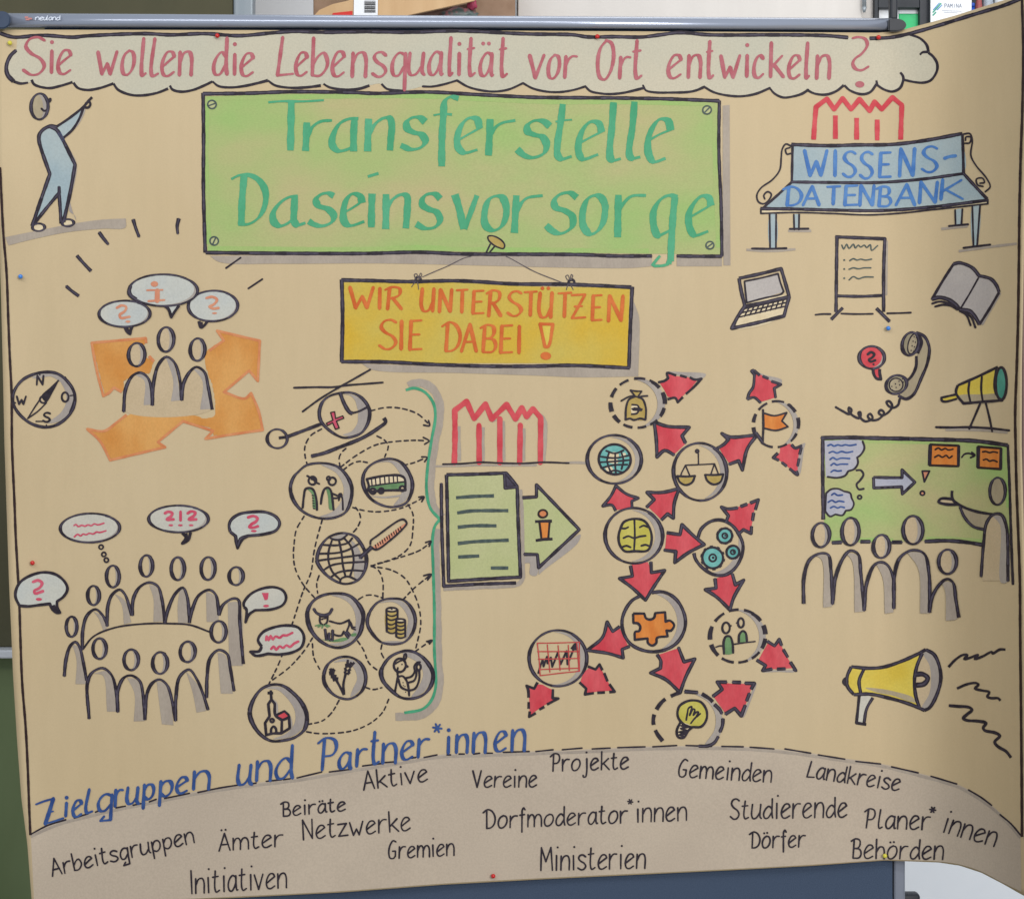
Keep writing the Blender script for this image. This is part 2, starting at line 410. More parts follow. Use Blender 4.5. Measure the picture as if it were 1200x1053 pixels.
# ---------------------------------------------------------------- hand lettering (stroke glyphs, 0..100 box)
G = {
'a': (62, 'x', ["96 90 62 101 28 82 5 42 14 6 36 0 66 20 90 55", "96 98 90 30 95 3 106 6"]),
'b': (62, 'a', ["14 100 6 3 / 50 2 88 20 97 38 76 61 45 54 12 32"]),
'c': (56, 'x', ["96 86 70 100 35 88 6 45 18 6 50 0 98 18"]),
'd': (64, 'a', ["90 50 62 62 26 48 4 22 16 2 46 2 90 30", "98 100 92 20 98 2"]),
'e': (62, 'x', ["10 38 50 58 97 80 / 82 98 50 99 18 72 4 36 18 5 46 0 94 17"]),
'f': (40, 'a', ["100 90 78 100 52 88 46 60 36 -26", "10 62 88 65"]),
'g': (62, 'x', ["94 92 58 101 24 82 4 42 16 4 46 2 88 42", "97 98 90 20 86 -52 / 40 -56 16 -58 / 44 -30"]),
'h': (62, 'a', ["10 100 6 0", "8 34 44 60 76 60 90 46 92 0"]),
'i': (16, 'x', ["60 100 40 0"]),
'j': (34, 'x', ["80 100 74 -20 50 -58 6 -60 -4 -46"]),
'k': (62, 'a', ["12 100 6 0", "90 62 12 27", "30 36 98 0"]),
'l': (30, 'a', ["62 100 20 16 36 0 98 7"]),
'm': (100, 'x', ["6 100 2 0", "5 55 22 94 38 98 48 74 46 0", "48 55 66 94 84 98 96 74 96 0"]),
'n': (64, 'x', ["10 98 4 0", "7 52 42 95 78 99 95 76 92 0"]),
'o': (66, 'x', ["62 101 26 84 4 42 16 4 44 0 80 22 98 62 86 94 56 101"]),
'p': (64, 'x', ["14 98 2 -58", "10 56 45 97 82 98 98 70 84 24 46 2 8 20"]),
'q': (62, 'x', ["94 92 58 101 24 82 4 42 16 4 46 2 88 42", "98 98 90 -60"]),
'r': (54, 'x', ["14 98 4 0", "8 52 36 84 66 98 102 97"]),
's': (58, 'x', ["97 88 66 101 30 96 16 78 36 60 80 42 95 22 70 2 40 -1 2 12"]),
't': (42, 't', ["46 100 26 16 46 0 98 8", "0 71 88 74"]),
'u': (64, 'x', ["12 98 2 24 18 0 50 5 88 42", "98 98 90 12 102 2"]),
'v': (60, 'x', ["2 98 40 0 / 98 100"]),
'w': (88, 'x', ["2 98 22 0 / 48 46 / 64 0 / 98 100"]),
'z': (62, 'x', ["6 96 94 98 / 4 3 / 98 5"]),
'A': (72, 'c', ["2 0 56 100 / 96 1", "20 35 84 36"]),
'B': (62, 'c', ["22 96 10 2", "-8 88 36 100 78 94 84 70 64 54 24 50", "28 51 80 46 96 24 74 3 10 1"]),
'D': (74, 'c', ["24 96 14 2", "-10 86 34 101 74 90 98 56 84 20 50 3 12 1"]),
'E': (58, 'c', ["18 98 8 2", "16 98 100 100", "12 52 84 53", "8 2 100 4"]),
'G': (66, 'c', ["94 94 64 101 26 78 5 38 18 4 56 1 82 14 / 86 42 / 52 42"]),
'I': (14, 'c', ["60 100 40 0"]),
'K': (66, 'c', ["12 100 4 0", "94 98 10 40", "24 50 100 2"]),
'L': (56, 'c', ["36 100 4 2 / 100 6"]),
'M': (84, 'c', ["4 0 12 100 / 46 38 / 90 100 / 98 0"]),
'N': (70, 'c', ["4 0 12 100 / 86 2 / 98 100"]),
'O': (72, 'c', ["58 101 22 82 4 42 18 5 46 0 80 22 98 62 84 94 52 101"]),
'P': (62, 'c', ["28 96 14 0", "-10 84 36 101 86 95 97 70 74 48 22 43"]),
'R': (66, 'c', ["24 96 10 0", "-6 88 38 101 88 94 88 68 60 54 20 48", "42 52 100 1"]),
'S': (60, 'c', ["97 92 66 101 28 95 12 76 34 58 78 42 95 22 70 2 36 -1 0 12"]),
'T': (66, 'c', ["2 97 98 100", "52 97 46 0"]),
'U': (68, 'c', ["12 100 4 24 24 0 58 4 88 38", "98 100 88 0"]),
'V': (66, 'c', ["2 100 44 0 / 98 100"]),
'W': (94, 'c', ["2 100 26 0 / 52 56 / 72 1 / 98 100"]),
'Z': (66, 'c', ["2 97 96 100 / 4 2 / 98 6", "22 50 76 52"]),
'-': (40, 'c', ["5 48 95 54"]),
}
UML = {'ä': 'a', 'ö': 'o', 'ü': 'u', 'Ä': 'A', 'Ü': 'U'}
def letter(d, ch, xl, xr, yt, yb, w, c, nib=None, sub='lettering', caps=True, tail=None, gap=None):
    """one letter in tile units; yt = top of this letter, yb = baseline"""
    u = UML.get(ch); gl = G[u or ch]
    for st in gl[2]:
        runs = [[(U(xl + (xr - xl) * p[0] / 100, yb + (yt - yb) * p[1] / 100)) for p in r] for r in parse(st, True)]
        d.ink(runs, w, c, role='letter', sub=sub, nib=nib, caps=caps, core=False)
    hgt = yb - yt
    if ch in 'ij':
        g = gap or hgt * .30
        x, y = U((xl + xr) / 2 + (xr - xl) * .12, yt - g); d.add('letter', sub, c, [disc((x, y), max(w * .5, 1.1), 10)])
    if u:
        g = gap or hgt * .22
        for dx in (-.22, .22):
            x, y = U((xl + xr) / 2 + (xr - xl) * dx, yt - g); d.add('letter', sub, c, [disc((x, y), max(w * .48, 1.1), 10)])
WN = [0]
def word(d, text, ext, w, c, nib=None, **k):
    """ext: four numbers per letter: left right top base"""
    it = iter(ext); WN[0] += 1; k['sub'] = k.get('sub', 'lettering') + '#%d' % WN[0]
    hw = w * TX[2] * (.42 if nib else .35)
    for ch in text:
        xl, xr, yt, yb = next(it), next(it), next(it), next(it)
        if xr - xl < 2.4 * hw: m = (xl + xr) / 2; a, b = m - 2, m + 2
        else: a, b = xl + hw, xr - hw
        letter(d, ch, a, b, yt + hw * .3, yb - hw * .3, w, c, nib, **k)
def script(d, text, x0, y0, x1, y1, cap, xh, w=2.0, c='ink', bend=0.0, rot=1.0, sub='lettering'):
    """a small hand written word along a baseline in tile units"""
    gapw = 15
    adv = sum(G[UML.get(ch, ch)][0] + gapw + (8 if ch in 'itlj' else 0) for ch in text) - gapw
    L = math.hypot(x1 - x0, y1 - y0); k = L / adv; a = math.atan2(y1 - y0, x1 - x0)
    pos = 0; sv = list(TX)
    for ch in text:
        base = UML.get(ch, ch); wd, cl, _ = G[base]; extra = 8 if ch in 'itlj' else 0
        pos += extra / 2; t = (pos + wd / 2) / adv
        bx = x0 + (x1 - x0) * t; by = y0 + (y1 - y0) * t + bend * (4 * (t - .5) ** 2 - 1)
        aa = (a + math.atan(bend * 8 * (t - .5) / L)) * rot + R(random.uniform(-1.5, 1.5))
        h = {'x': xh, 'a': cap * 1.02, 't': cap * .92, 'c': cap}[cl] * random.uniform(.97, 1.04)
        hw = wd * k / 2; tmp = Drawing('tmp')
        gx, gy = U(bx, by); s0 = TX[2]
        for st in G[base][2]:
            runs = []
            for r in parse(st, True):
                rr = []
                for p in r:
                    lx = (-hw + 2 * hw * p[0] / 100) / s0; ly = -h * p[1] / 100 / s0
                    rr.append((gx + lx * math.cos(aa) - ly * math.sin(aa), gy + lx * math.sin(aa) + ly * math.cos(aa)))
                runs.append(rr)
            d.ink(runs, w * random.uniform(.92, 1.06), c, role='letter', sub=sub, core=False, taper=(1.05, .92))
        dots = []
        if ch in 'ij': dots = [(xh * .10 / s0, -(xh * 1.56) / s0)]
        if ch in UML: dots = [(-hw * .35 / s0, -(h + xh * .28) / s0), (hw * .35 / s0, -(h + xh * .3) / s0)]
        for lx, ly in dots:
            d.add('letter', sub, c, [disc((gx + lx * math.cos(aa) - ly * math.sin(aa), gy + lx * math.sin(aa) + ly * math.cos(aa)), w * .64, 9)])
        pos += wd + gapw + extra / 2
def star(d, x, y, r, w, c, sub='lettering'):
    for a in (0, 60, 120):
        dx, dy = r * math.cos(R(a + 8)), r * math.sin(R(a + 8)); d.ink(f"{x-dx} {y-dy} {x+dx} {y+dy}", w, c, role='letter', sub=sub, core=False)

# ================================================================ THE SETTING AND WHAT STANDS BEHIND
def thing(name, label, cat, loc=(0, 0, 0), group=None):
    o = bpy.data.objects.new(name, None); COL.objects.link(o); o.location = loc
    o['label'] = label; o['category'] = cat
    if group: o['group'] = group
    return o
def tag(o, label, cat, group=None):
    o['label'] = label; o['category'] = cat
    if group: o['group'] = group
    return o
def mesh(name, bm, mat, parent=None, smooth_=False):
    me = bpy.data.meshes.new(name); bm.to_mesh(me); bm.free(); me.materials.append(mat)
    if smooth_:
        for p in me.polygons: p.use_smooth = True
    o = bpy.data.objects.new(name, me); COL.objects.link(o)
    if parent:
        o.parent = parent; o.matrix_parent_inverse = Matrix.Translation(-parent.location)
    return o
def box(bm, x0, x1, y0, y1, z0, z1, bev=0.0):
    r = bmesh.ops.create_cube(bm, size=1)
    for v in r['verts']:
        v.co = Vector(((x0 + x1) / 2 + v.co.x * (x1 - x0), (y0 + y1) / 2 + v.co.y * (y1 - y0), (z0 + z1) / 2 + v.co.z * (z1 - z0)))
    if bev:
        es = list({e for v in r['verts'] for e in v.link_edges})
        bmesh.ops.bevel(bm, geom=es, offset=bev, segments=2, affect='EDGES', profile=.5)
def boxo(name, mat, parent, px0, px1, py0, py1, Y0, Y1, bev=0.002):
    """box whose front face (at depth Y0) spans the given grid rectangle"""
    a = at(px0, py1, Y0); b = at(px1, py0, Y0); bm = bmesh.new()
    box(bm, a.x, b.x, Y0, Y1, a.z, b.z, bev); return mesh(name, bm, mat, parent)

m_floor = material('floor_vinyl', (150, 146, 138), (160, 156, 148), 6, rough=.5)
m_wall = material('wall_paint', (232, 233, 236), (238, 239, 241), 3, rough=.8, bump=.05)
m_alu = material('brushed_aluminium', (156, 164, 182), (168, 176, 194), 30, (.02, 1, 1), rough=.24, metal=.45, spec=.6)
m_cap = material('dark_blue_plastic', (40, 58, 84), (52, 70, 96), 40, rough=.45, spec=.5)
m_capk = material('black_plastic', (34, 38, 46), (44, 48, 56), 40, rough=.5, spec=.4)
m_felt = material('blue_grey_felt', (64, 78, 100), (72, 86, 108), 600, rough=.95, bump=.4, bscale=900)
m_board = material('olive_chalkboard', (84, 82, 60), (94, 90, 66), 5, (1, 1, .4), rough=.55, spec=.3)
m_boardg = material('green_chalkboard', (112, 128, 88), (124, 140, 100), 5, (1, 1, .4), rough=.5, spec=.3)
m_frame = material('board_frame', (148, 158, 166), (164, 172, 178), 20, (1, 1, .05), rough=.4, metal=.4)
m_post = material('post_paint', (122, 128, 142), (132, 138, 152), 20, (1, 1, .05), rough=.4, metal=.3)
m_cab = material('cream_laminate', (204, 200, 196), (210, 206, 202), 12, (1, 1, .1), rough=.45)
m_dark = material('charcoal_laminate', (40, 44, 50), (50, 54, 60), 20, rough=.5)
m_card = material('cardboard', (196, 162, 122), (206, 174, 134), 30, (1, 1, .1), rough=.8, bump=.1)
m_cardin = material('cardboard_inside', (138, 112, 92), (150, 124, 104), 30, rough=.85)
m_white = material('white_paper', (232, 236, 242), (240, 243, 247), 20, rough=.7)
m_black = material('black_print', (24, 24, 28), (34, 34, 38), 40, rough=.6)
m_greenf = material('green_folder', (52, 186, 116), (66, 198, 128), 20, rough=.45)
m_redf = material('red_print', (196, 44, 40), (206, 58, 52), 20, rough=.6)
m_tab = material('white_laminate', (236, 243, 252), (240, 246, 254), 8, rough=.35)
m_bluepl = material('blue_cap_plastic', (36, 86, 196), (48, 98, 206), 20, rough=.35, spec=.5)
m_clear = material('pale_bottle_plastic', (176, 186, 200), (190, 198, 210), 20, rough=.3, spec=.5)
m_pinkpl = material('reddish_plastic', (170, 92, 92), (184, 108, 108), 20, rough=.4)
m_brownw = material('reddish_brown_wood', (150, 120, 112), (164, 134, 124), 10, (1, 1, .1), rough=.6)

WALLY = 2.2
bm = bmesh.new(); box(bm, -4, 4, -3.6, WALLY + .2, -0.05, 0); f = mesh('floor', bm, m_floor); f['kind'] = 'structure'
bm = bmesh.new(); box(bm, -4, 4, WALLY, WALLY + .15, 0.002, 3.2); w = mesh('wall', bm, m_wall)
tag(w, 'white painted wall seen between the chalkboard frame and the cardboard box', 'wall')

# chalkboard on the wall, left
cb = thing('chalkboard', 'olive green chalkboard in a grey frame at the left behind the poster', 'chalkboard', (at(60, 900, WALLY - .05).x, WALLY, .45))
zt = 2.95
def wallbox(name, mat, px0, px1, z0, z1, Y0, Y1, parent, bev=.003):
    a = at(px0, 0, Y0).x; b = at(px1, 0, Y0).x; bm = bmesh.new(); box(bm, a, b, Y0, Y1, z0, z1, bev); return mesh(name, bm, mat, parent)
YB = 1.9
zl = at(0, 763, YB).z
wallbox('board_panel', m_board, -420, 273, zl + .012, zt, YB, YB + .03, cb)
wallbox('board_panel', m_boardg, -420, 273, .04, zl - .012, YB, YB + .03, cb)
wallbox('frame_post', m_frame, 273.2, 296.5, .03, zt, YB - .012, YB + .035, cb, .006)
rail = wallbox('chalk_ledge', material('pale_ledge', (226, 230, 238), (232, 236, 243), 10, rough=.35), -420, 272.8, zl - .011, zl + .011, YB - .06, YB + .03, cb, .004)

# cream cabinet with its door, right of the box
cbn = thing('cabinet', 'tall cream cupboard with a closed door and small hinge behind the poster', 'cabinet', (at(800, 0, 1.5).x, 1.75, 0))
def cabx(name, mat, px0, px1, z0, z1, Y0, Y1, parent, bev=.003): return wallbox(name, mat, px0, px1, z0, z1, Y0, Y1, parent, bev)
cabx('cabinet_body', m_cab, 606, 1024, .0, 2.7, 1.52, 2.1, cbn)
dr = cabx('cabinet_door', m_cab, 607, 1010, .08, 2.68, 1.498, 1.519, cbn, .002)
a = at(1012.5, 2, 1.49); bm = bmesh.new(); bmesh.ops.create_cone(bm, segments=14, radius1=.005, radius2=.005, depth=.07, cap_ends=True)
bmesh.ops.translate(bm, verts=bm.verts, vec=(a.x, 1.488, a.z + .022))
r_ = bmesh.ops.create_cone(bm, segments=10, radius1=.003, radius2=.006, depth=.012, cap_ends=True); bmesh.ops.translate(bm, verts=r_['verts'], vec=(a.x, 1.488, a.z - .02))
h = mesh('hinge', bm, m_frame, cbn, True)

# low side table carrying the cardboard box
tb = thing('side_table', 'pale laminate table under the cardboard box, hidden behind the board', 'table', (at(480, 0, 1.3).x, 1.5, 0))
ztop = at(0, 60, 1.25).z
# cardboard box, open towards the camera side with flaps
bx = thing('cardboard_box', 'brown cardboard box with a torn open flap and white barcode label', 'box', (at(490, 60, 1.3).x, 1.45, ztop))
a = at(438, 60, 1.25); b = at(604, -52, 1.25); a0 = at(360, 60, 1.25)
bm = bmesh.new(); box(bm, a0.x, b.x, 1.36, 1.62, ztop, ztop + .22, .003); mesh('box_body', bm, m_cardin, bx)
# front panel, its top edge torn diagonally so that the inside shows at the right
def prism(name, pts, Y0, th, mat, parent):
    bm = bmesh.new(); fr = [bm.verts.new(at(x, y, Y0)) for x, y in pts]; bk = [bm.verts.new(v.co + Vector((0, th, 0))) for v in fr]
    n = len(pts); bm.faces.new(fr); bm.faces.new(bk[::-1])
    for i in range(n): bm.faces.new((fr[i], bk[i], bk[(i + 1) % n], fr[(i + 1) % n]))
    bmesh.ops.recalc_face_normals(bm, faces=bm.faces); return mesh(name, bm, mat, parent)
prism('front_panel', [(366, 60), (366, 21), (374, 12), (390, 5), (408, 1), (420, -8), (442, -30), (560, -30), (556, 1), (520, 9), (478, 18), (478, 60)], 1.25, .006, m_card, bx)
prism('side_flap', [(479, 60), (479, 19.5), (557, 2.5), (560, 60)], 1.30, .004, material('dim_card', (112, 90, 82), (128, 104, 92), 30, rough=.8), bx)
lb = prism('address_label', [(414, 60), (415, -18), (443, -18), (442, 60)], 1.2465, .001, m_white, bx)
bm = bmesh.new()
for i in range(9):
    p0 = at(427, 1.2 + i * 1.55, 1.245); p1 = at(440, 1.2 + i * 1.55 + (.5 + .5 * (i % 3) * .6), 1.245)
    box(bm, p0.x, p1.x, 1.2450, 1.2456, min(p0.z, p1.z), max(p0.z, p1.z))
mesh('barcode', bm, m_black, lb)
prism('tape_strip', [(388, 22), (390, 15.5), (413, 13), (413, 22)], 1.2462, .0012, m_redf, bx)
# things lying in the box
bm = bmesh.new(); r_ = bmesh.ops.create_icosphere(bm, subdivisions=3, radius=1)
c = at(538, 18, 1.285)
for v in bm.verts:
    n = mnoise.noise(v.co * 2.3) * .35
    v.co = Vector((v.co.x * .040 * (1 + n), v.co.y * .012, v.co.z * .017 * (1 + n))) + c
bag = mesh('plastic_bag', bm, material('printed_bag', (70, 84, 82), (150, 92, 96), 60, rough=.35, spec=.5, lo=.45, hi=.6), None, True)
tag(bag, 'crumpled dark printed plastic bag inside the open cardboard box', 'bag')
bm = bmesh.new(); r_ = bmesh.ops.create_icosphere(bm, subdivisions=3, radius=1); c = at(553, 5.5, 1.283)
for v in bm.verts:
    n = mnoise.noise(v.co * 3.1 + Vector((5, 0, 0))) * .4
    v.co = Vector((v.co.x * .011 * (1 + n), v.co.y * .008, v.co.z * .013 * (1 + n))) + c
bow = mesh('ribbon_bow', bm, material('wine_ribbon', (140, 40, 70), (170, 70, 96), 90, rough=.5), None, True)
tag(bow, 'small wine red crumpled ribbon at the corner of the open cardboard box', 'ribbon')
z0 = ztop - .03
p0 = at(330, 0, 1.2).x; p1 = at(604, 0, 1.2).x
bm = bmesh.new(); box(bm, p0, p1, 1.2, 1.75, z0, ztop - .001, .004); mesh('table_top', bm, m_tab, tb)
for lx in (p0 + .03, p1 - .03):
    for ly in (1.24, 1.7):
        bm = bmesh.new(); box(bm, lx - .018, lx + .018, ly - .018, ly + .018, 0, z0 - .001, .003); mesh('leg', bm, m_frame, tb)

# dark shelf at the right with folders and a leaflet
sh = thing('shelf', 'dark charcoal open shelf at the upper right behind the poster', 'shelf', (at(1110, 0, 1.5).x, 1.75, 0))
YS = 1.5
zs = [at(0, 9, YS).z, at(0, 30, YS).z]
cabx('back_panel', m_dark, 1027, 1260, 0, 2.7, 1.80, 1.82, sh)
cabx('upright', m_dark, 1025, 1029, 0, 2.7, YS, 1.798, sh, .001)
cabx('upright', m_capk, 1078, 1089.5, 0, 2.7, YS, 1.798, sh, .001)
cabx('shelf_board', m_dark, 1029.4, 1077.6, at(0, 9, YS).z, at(0, -5, YS).z, YS + .002, 1.797, sh, .001)
sbz = at(0, 52, YS).z
cabx('shelf_board', m_dark, 1029.4, 1077.6, sbz - .02, sbz, YS + .002, 1.797, sh, .001)
cabx('shelf_board', m_dark, 1089.9, 1250, sbz - .02, sbz, YS + .002, 1.797, sh, .001)
z1 = at(0, 10.5, YS + .02).z; zg = at(0, 16.5, YS + .02).z
def stand(name, mat, px0, px1, z0, z1, Y0, Y1, label, cat, group=None, bev=.001):
    o = wallbox(name, mat, px0, px1, z0, z1, Y0, Y1, None, bev); tag(o, label, cat, group); return o
fb = thing('file_box', 'green file box with a white upper band standing on the dark shelf', 'box', (at(1065, 0, YS).x, YS + .1, sbz))
cabx('box_front', m_greenf, 1053.5, 1077.3, sbz + .001, zg, YS + .02, YS + .2, fb, .002)
cabx('white_band', m_white, 1053.5, 1077.3, zg + .0005, z1, YS + .021, YS + .2, fb, .002)
stand('paper_stack', m_white, 1030, 1053.1, sbz + .001, at(0, 10, YS + .02).z, YS + .02, YS + .2, 'upright stack of plain white paper beside the green file box', 'paper')
# leaflet
T(980, 0, 5.4545)
lf = thing('leaflet', 'white leaflet with green and blue stripes and a small grey heading', 'leaflet', (at(1112, 0, YS - .02).x, YS, sbz))
prism('sheet', [(1090.5, 52), (1090.8, -34), (1139, -34), (1138, 52)], YS - .02, .004, m_white, lf)
def leafmark(name, px_runs, w, mat):
    bm = bmesh.new()
    for r in px_runs:
        for q in ribbon([r], w, None, (1, 1), False, 0):
            vs_ = [bm.verts.new(at(x, y, YS - .0206)) for x, y in q]
            f = bm.faces.new(vs_)
    bmesh.ops.recalc_face_normals(bm, faces=bm.faces)
    return mesh(name, bm, mat, lf)
leafmark('green_stripe', [[(1093, 15), (1103, 4)], [(1093, 18.5), (1097, 14.5)]], 1.6, material('leaf_green', (60, 150, 130), (80, 170, 140), 50))
leafmark('blue_stripe', [[(1093.5, 12), (1101, 3.6)], [(1098, 12), (1104, 6)]], 1.1, material('leaf_blue', (70, 130, 190), (90, 150, 200), 50))
hd = []
def tinyword(text, x0, x1, yb, h):
    n = len(text); st = (x1 - x0) / n; out = []
    for i, ch in enumerate(text):
        for g in G[ch][2]:
            for r in parse(g, True): out.append(smooth([(x0 + st * i + st * .82 * p[0] / 100, yb - h * p[1] / 100) for p in r], 1))
    return out
leafmark('heading', tinyword('PAMINA', 1106.5, 1127.5, 9.2, 4.6), .55, material('leaf_grey', (120, 130, 150), (130, 140, 160), 50))
leafmark('small_text', [[(1104, 12.6), (1127, 13.4)], [(1106, 14.6), (1122, 15.2)]], .35, MATS['leaf_grey'])
# bottles on the shelf right of the leaflet
def bottle(name, px, top, rpx, mat, capmat, label, caph=5, n=18):
    t = thing(name, label, 'bottle', (at(px, 0, YS).x, YS + .04, sbz + .001), 'small bottles on the shelf')
    c = at(px, 0, YS + .04); r = rpx * S * (D + YS) / D; zt_ = at(0, top, YS + .04).z
    def lathe(prof, nm, m):
        bm = bmesh.new(); rings = []
        for rr, z in prof: rings.append([bm.verts.new((c.x + rr * math.cos(6.2832 * i / n), c.y + rr * math.sin(6.2832 * i / n), z)) for i in range(n)])
        for a_, b_ in zip(rings, rings[1:]):
            for i in range(n): bm.faces.new((a_[i], a_[(i + 1) % n], b_[(i + 1) % n], b_[i]))
        bm.faces.new(rings[0][::-1]); bm.faces.new(rings[-1]); mesh(nm, bm, m, t, True)
    zc_ = zt_ - caph * S * 1.6
    lathe([(r * .9, sbz + .0015), (r, sbz + .006), (r, zc_ - .03), (r * .8, zc_ - .012), (r * .55, zc_ - .001)], 'bottle_body', mat)
    lathe([(r * .62, zc_), (r * .62, zt_ - .002), (r * .5, zt_)], 'bottle_cap', capmat)
bottle('bottle', 1139.5, 4, 4.5, m_bluepl, m_bluepl, 'small blue bottle with blue cap beside the leaflet')
bottle('bottle', 1147, -8, 4.5, m_pinkpl, m_white, 'small reddish bottle between the blue and the pale bottle')
bottle('bottle', 1158, -16, 6, m_clear, m_bluepl, 'pale grey bottle right of the reddish one')
bottle('bottle', 1172, -20, 6.5, m_white, m_clear, 'white bottle at the far right end of the shelf')

# pale table top at the lower right, dark bag on the floor side, brown board at the right edge
lt = thing('desk', 'pale bluish white desk panel at the lower right behind the poster', 'desk', (at(1190, 0, 1.0).x, 1.2, 0))
wallbox('desk_panel', m_tab, 1010, 1420, .03, at(0, 760, 1.0).z, 1.0, 1.03, lt)
bm = bmesh.new(); p0 = at(1000, 0, .98).x; p1 = at(1430, 0, .98).x; zt2 = at(0, 760, 1.0).z; box(bm, p0, p1, .98, 1.48, zt2 + .001, zt2 + .028, .004); mesh('desk_top', bm, m_tab, lt)
bgm = bmesh.new(); c0 = at(1056, 1062, .8); c1 = at(1079, 1047.5, .8)
box(bgm, c0.x - .03, c1.x, .80, .83, 0.001, c1.z, .006); o = mesh('bin', bgm, m_capk, None, True); tag(o, 'dark rounded bin just showing below the poster beside the board post', 'bin')
stand('door_leaf', m_brownw, 1199.5, 1330, .01, 2.4, 1.35, 1.39, 'pale reddish brown door leaf at the extreme right edge beside the poster', 'door')

# ---------------------------------------------------------------- pinboard
pb = thing('pinboard', 'blue grey felt pinboard with aluminium top rail holding the poster', 'pinboard', (0, .02, 0))
boxo('felt_panel', m_felt, pb, 52, 1046, 30, 1180, .010, .034, .001)
# rail with a rounded front, drawn along the slightly tilted board top
prof = [(0, -9.5), (.0, -9.0)]
def railmesh():
    bm = bmesh.new(); n = 14; rings = []
    for px, yt, yb in ((8, 15.6, 32.9), (300, 17.4, 33.3), (620, 19.0, 34.0), (1045, 21.6, 36.3)):
        ring = []
        for i in range(n + 1):
            a = math.pi * i / n; s = math.sin(a) ** .55
            yy = (yt + yb) / 2 - (yb - yt) / 2 * math.cos(a); Y = .012 - .020 * s
            ring.append(bm.verts.new(at(px, yy, Y)))
        ring += [bm.verts.new(at(px, yb, .036)), bm.verts.new(at(px, yt, .036))]
        rings.append(ring)
    m_ = len(rings[0])
    for a_, b_ in zip(rings, rings[1:]):
        for i in range(m_): bm.faces.new((a_[i], a_[(i + 1) % m_], b_[(i + 1) % m_], b_[i]))
    bm.faces.new(rings[0]); bm.faces.new(rings[-1][::-1])
    bmesh.ops.recalc_face_normals(bm, faces=bm.faces)
    return mesh('top_rail', bm, m_alu, pb, True)
rl = railmesh()
for e in rl.data.edges: pass
def endcap(px, cy, rx, ry, mat, round_right):
    bm = bmesh.new(); prof = []
    n = 18; front = []
    for i in range(n + 1):
        a = -math.pi / 2 + math.pi * i / n
        front.append((px + (rx * math.cos(a) if round_right else -rx * math.cos(a)), cy + ry * math.sin(a)))
    front += [(px - (9 if round_right else -9), cy + ry), (px - (9 if round_right else -9), cy - ry)]
    fr = [bm.verts.new(at(x, y, -.0125)) for x, y in front]; bk = [bm.verts.new(at(x, y, .04)) for x, y in front]
    bm.faces.new(fr); bm.faces.new(bk[::-1])
    for i in range(len(fr)): bm.faces.new((fr[i], bk[i], bk[(i + 1) % len(fr)], fr[(i + 1) % len(fr)]))
    bmesh.ops.recalc_face_normals(bm, faces=bm.faces)
    bmesh.ops.bevel(bm, geom=[e for e in bm.edges if len(e.link_faces) == 2 and e.calc_face_angle(0) > .8], offset=.002, segments=2, affect='EDGES')
    return mesh('end_cap', bm, mat, pb)
endcap(3, 23.8, 9.5, 10.3, m_cap, True)
endcap(1050, 29.6, 12.0, 7.6, m_capk, True)
boxo('post', m_post, pb, 1047.5, 1061, 38, 1700, .012, .040, .003)
boxo('post', m_post, pb, 38, 51, 38, 1700, .012, .040, .003)
boxo('hook_post', m_capk, pb, 1043.5, 1052.5, -40, 23, .018, .034, .003)
for pxc in (44.5, 1054):
    a = at(pxc, 0, .026); bm = bmesh.new(); box(bm, a.x - .02, a.x + .02, -.25, .3, .001, .03, .006); mesh('foot', bm, m_frame, pb)
    bm = bmesh.new(); zf = at(0, 1700, .012).z; box(bm, a.x - .009, a.x + .009, .014, .038, .0305, zf - .001, .002); mesh('post_tube', bm, m_frame, pb)
# printed maker's name on the rail
T(0, 8, 10)
def railtext(name, runs, w, mat):
    bm = bmesh.new()
    for r in runs:
        for q in ribbon([r], w, None, (1, 1), False, 0):
            q2 = []
            for x, y in q:
                yt = 15.6 + x * .0058; yb = 32.9 + x * .0018; cc = max(-1, min(1, ((yt + yb) / 2 - y) / ((yb - yt) / 2)))
                s_ = (1 - cc * cc) ** .275; q2.append(bm.verts.new(at(x, y, .012 - .021 * s_ - .0007)))
            bm.faces.new(q2)
    bmesh.ops.recalc_face_normals(bm, faces=bm.faces); return mesh(name, bm, mat, rl)
rn = []
def rw(ch, xl, xr, yt, yb):
    for g in G[ch][2]:
        for r in parse(g, True): rn.append(smooth([U(xl + (xr - xl) * p[0] / 100, yb + (yt - yb) * p[1] / 100) for p in r], 1.2))
for ch, xl, xr, yt in (('n', 412, 460, 122), ('e', 465, 508, 122), ('u', 512, 545, 122), ('l', 548, 562, 104), ('a', 570, 612, 122), ('n', 616, 655, 122), ('d', 660, 705, 104)): rw(ch, xl, xr, yt, 158)
railtext('maker_name', rn, 1.0, material('white_print', (204, 213, 228), (214, 222, 236), 40))
railtext('maker_mark', [[U(290, 125), U(330, 125)], [U(330, 140), U(375, 140)], [U(300, 150), U(345, 150)]], 1.9, material('faded_red_print', (186, 122, 118), (196, 134, 128), 60))

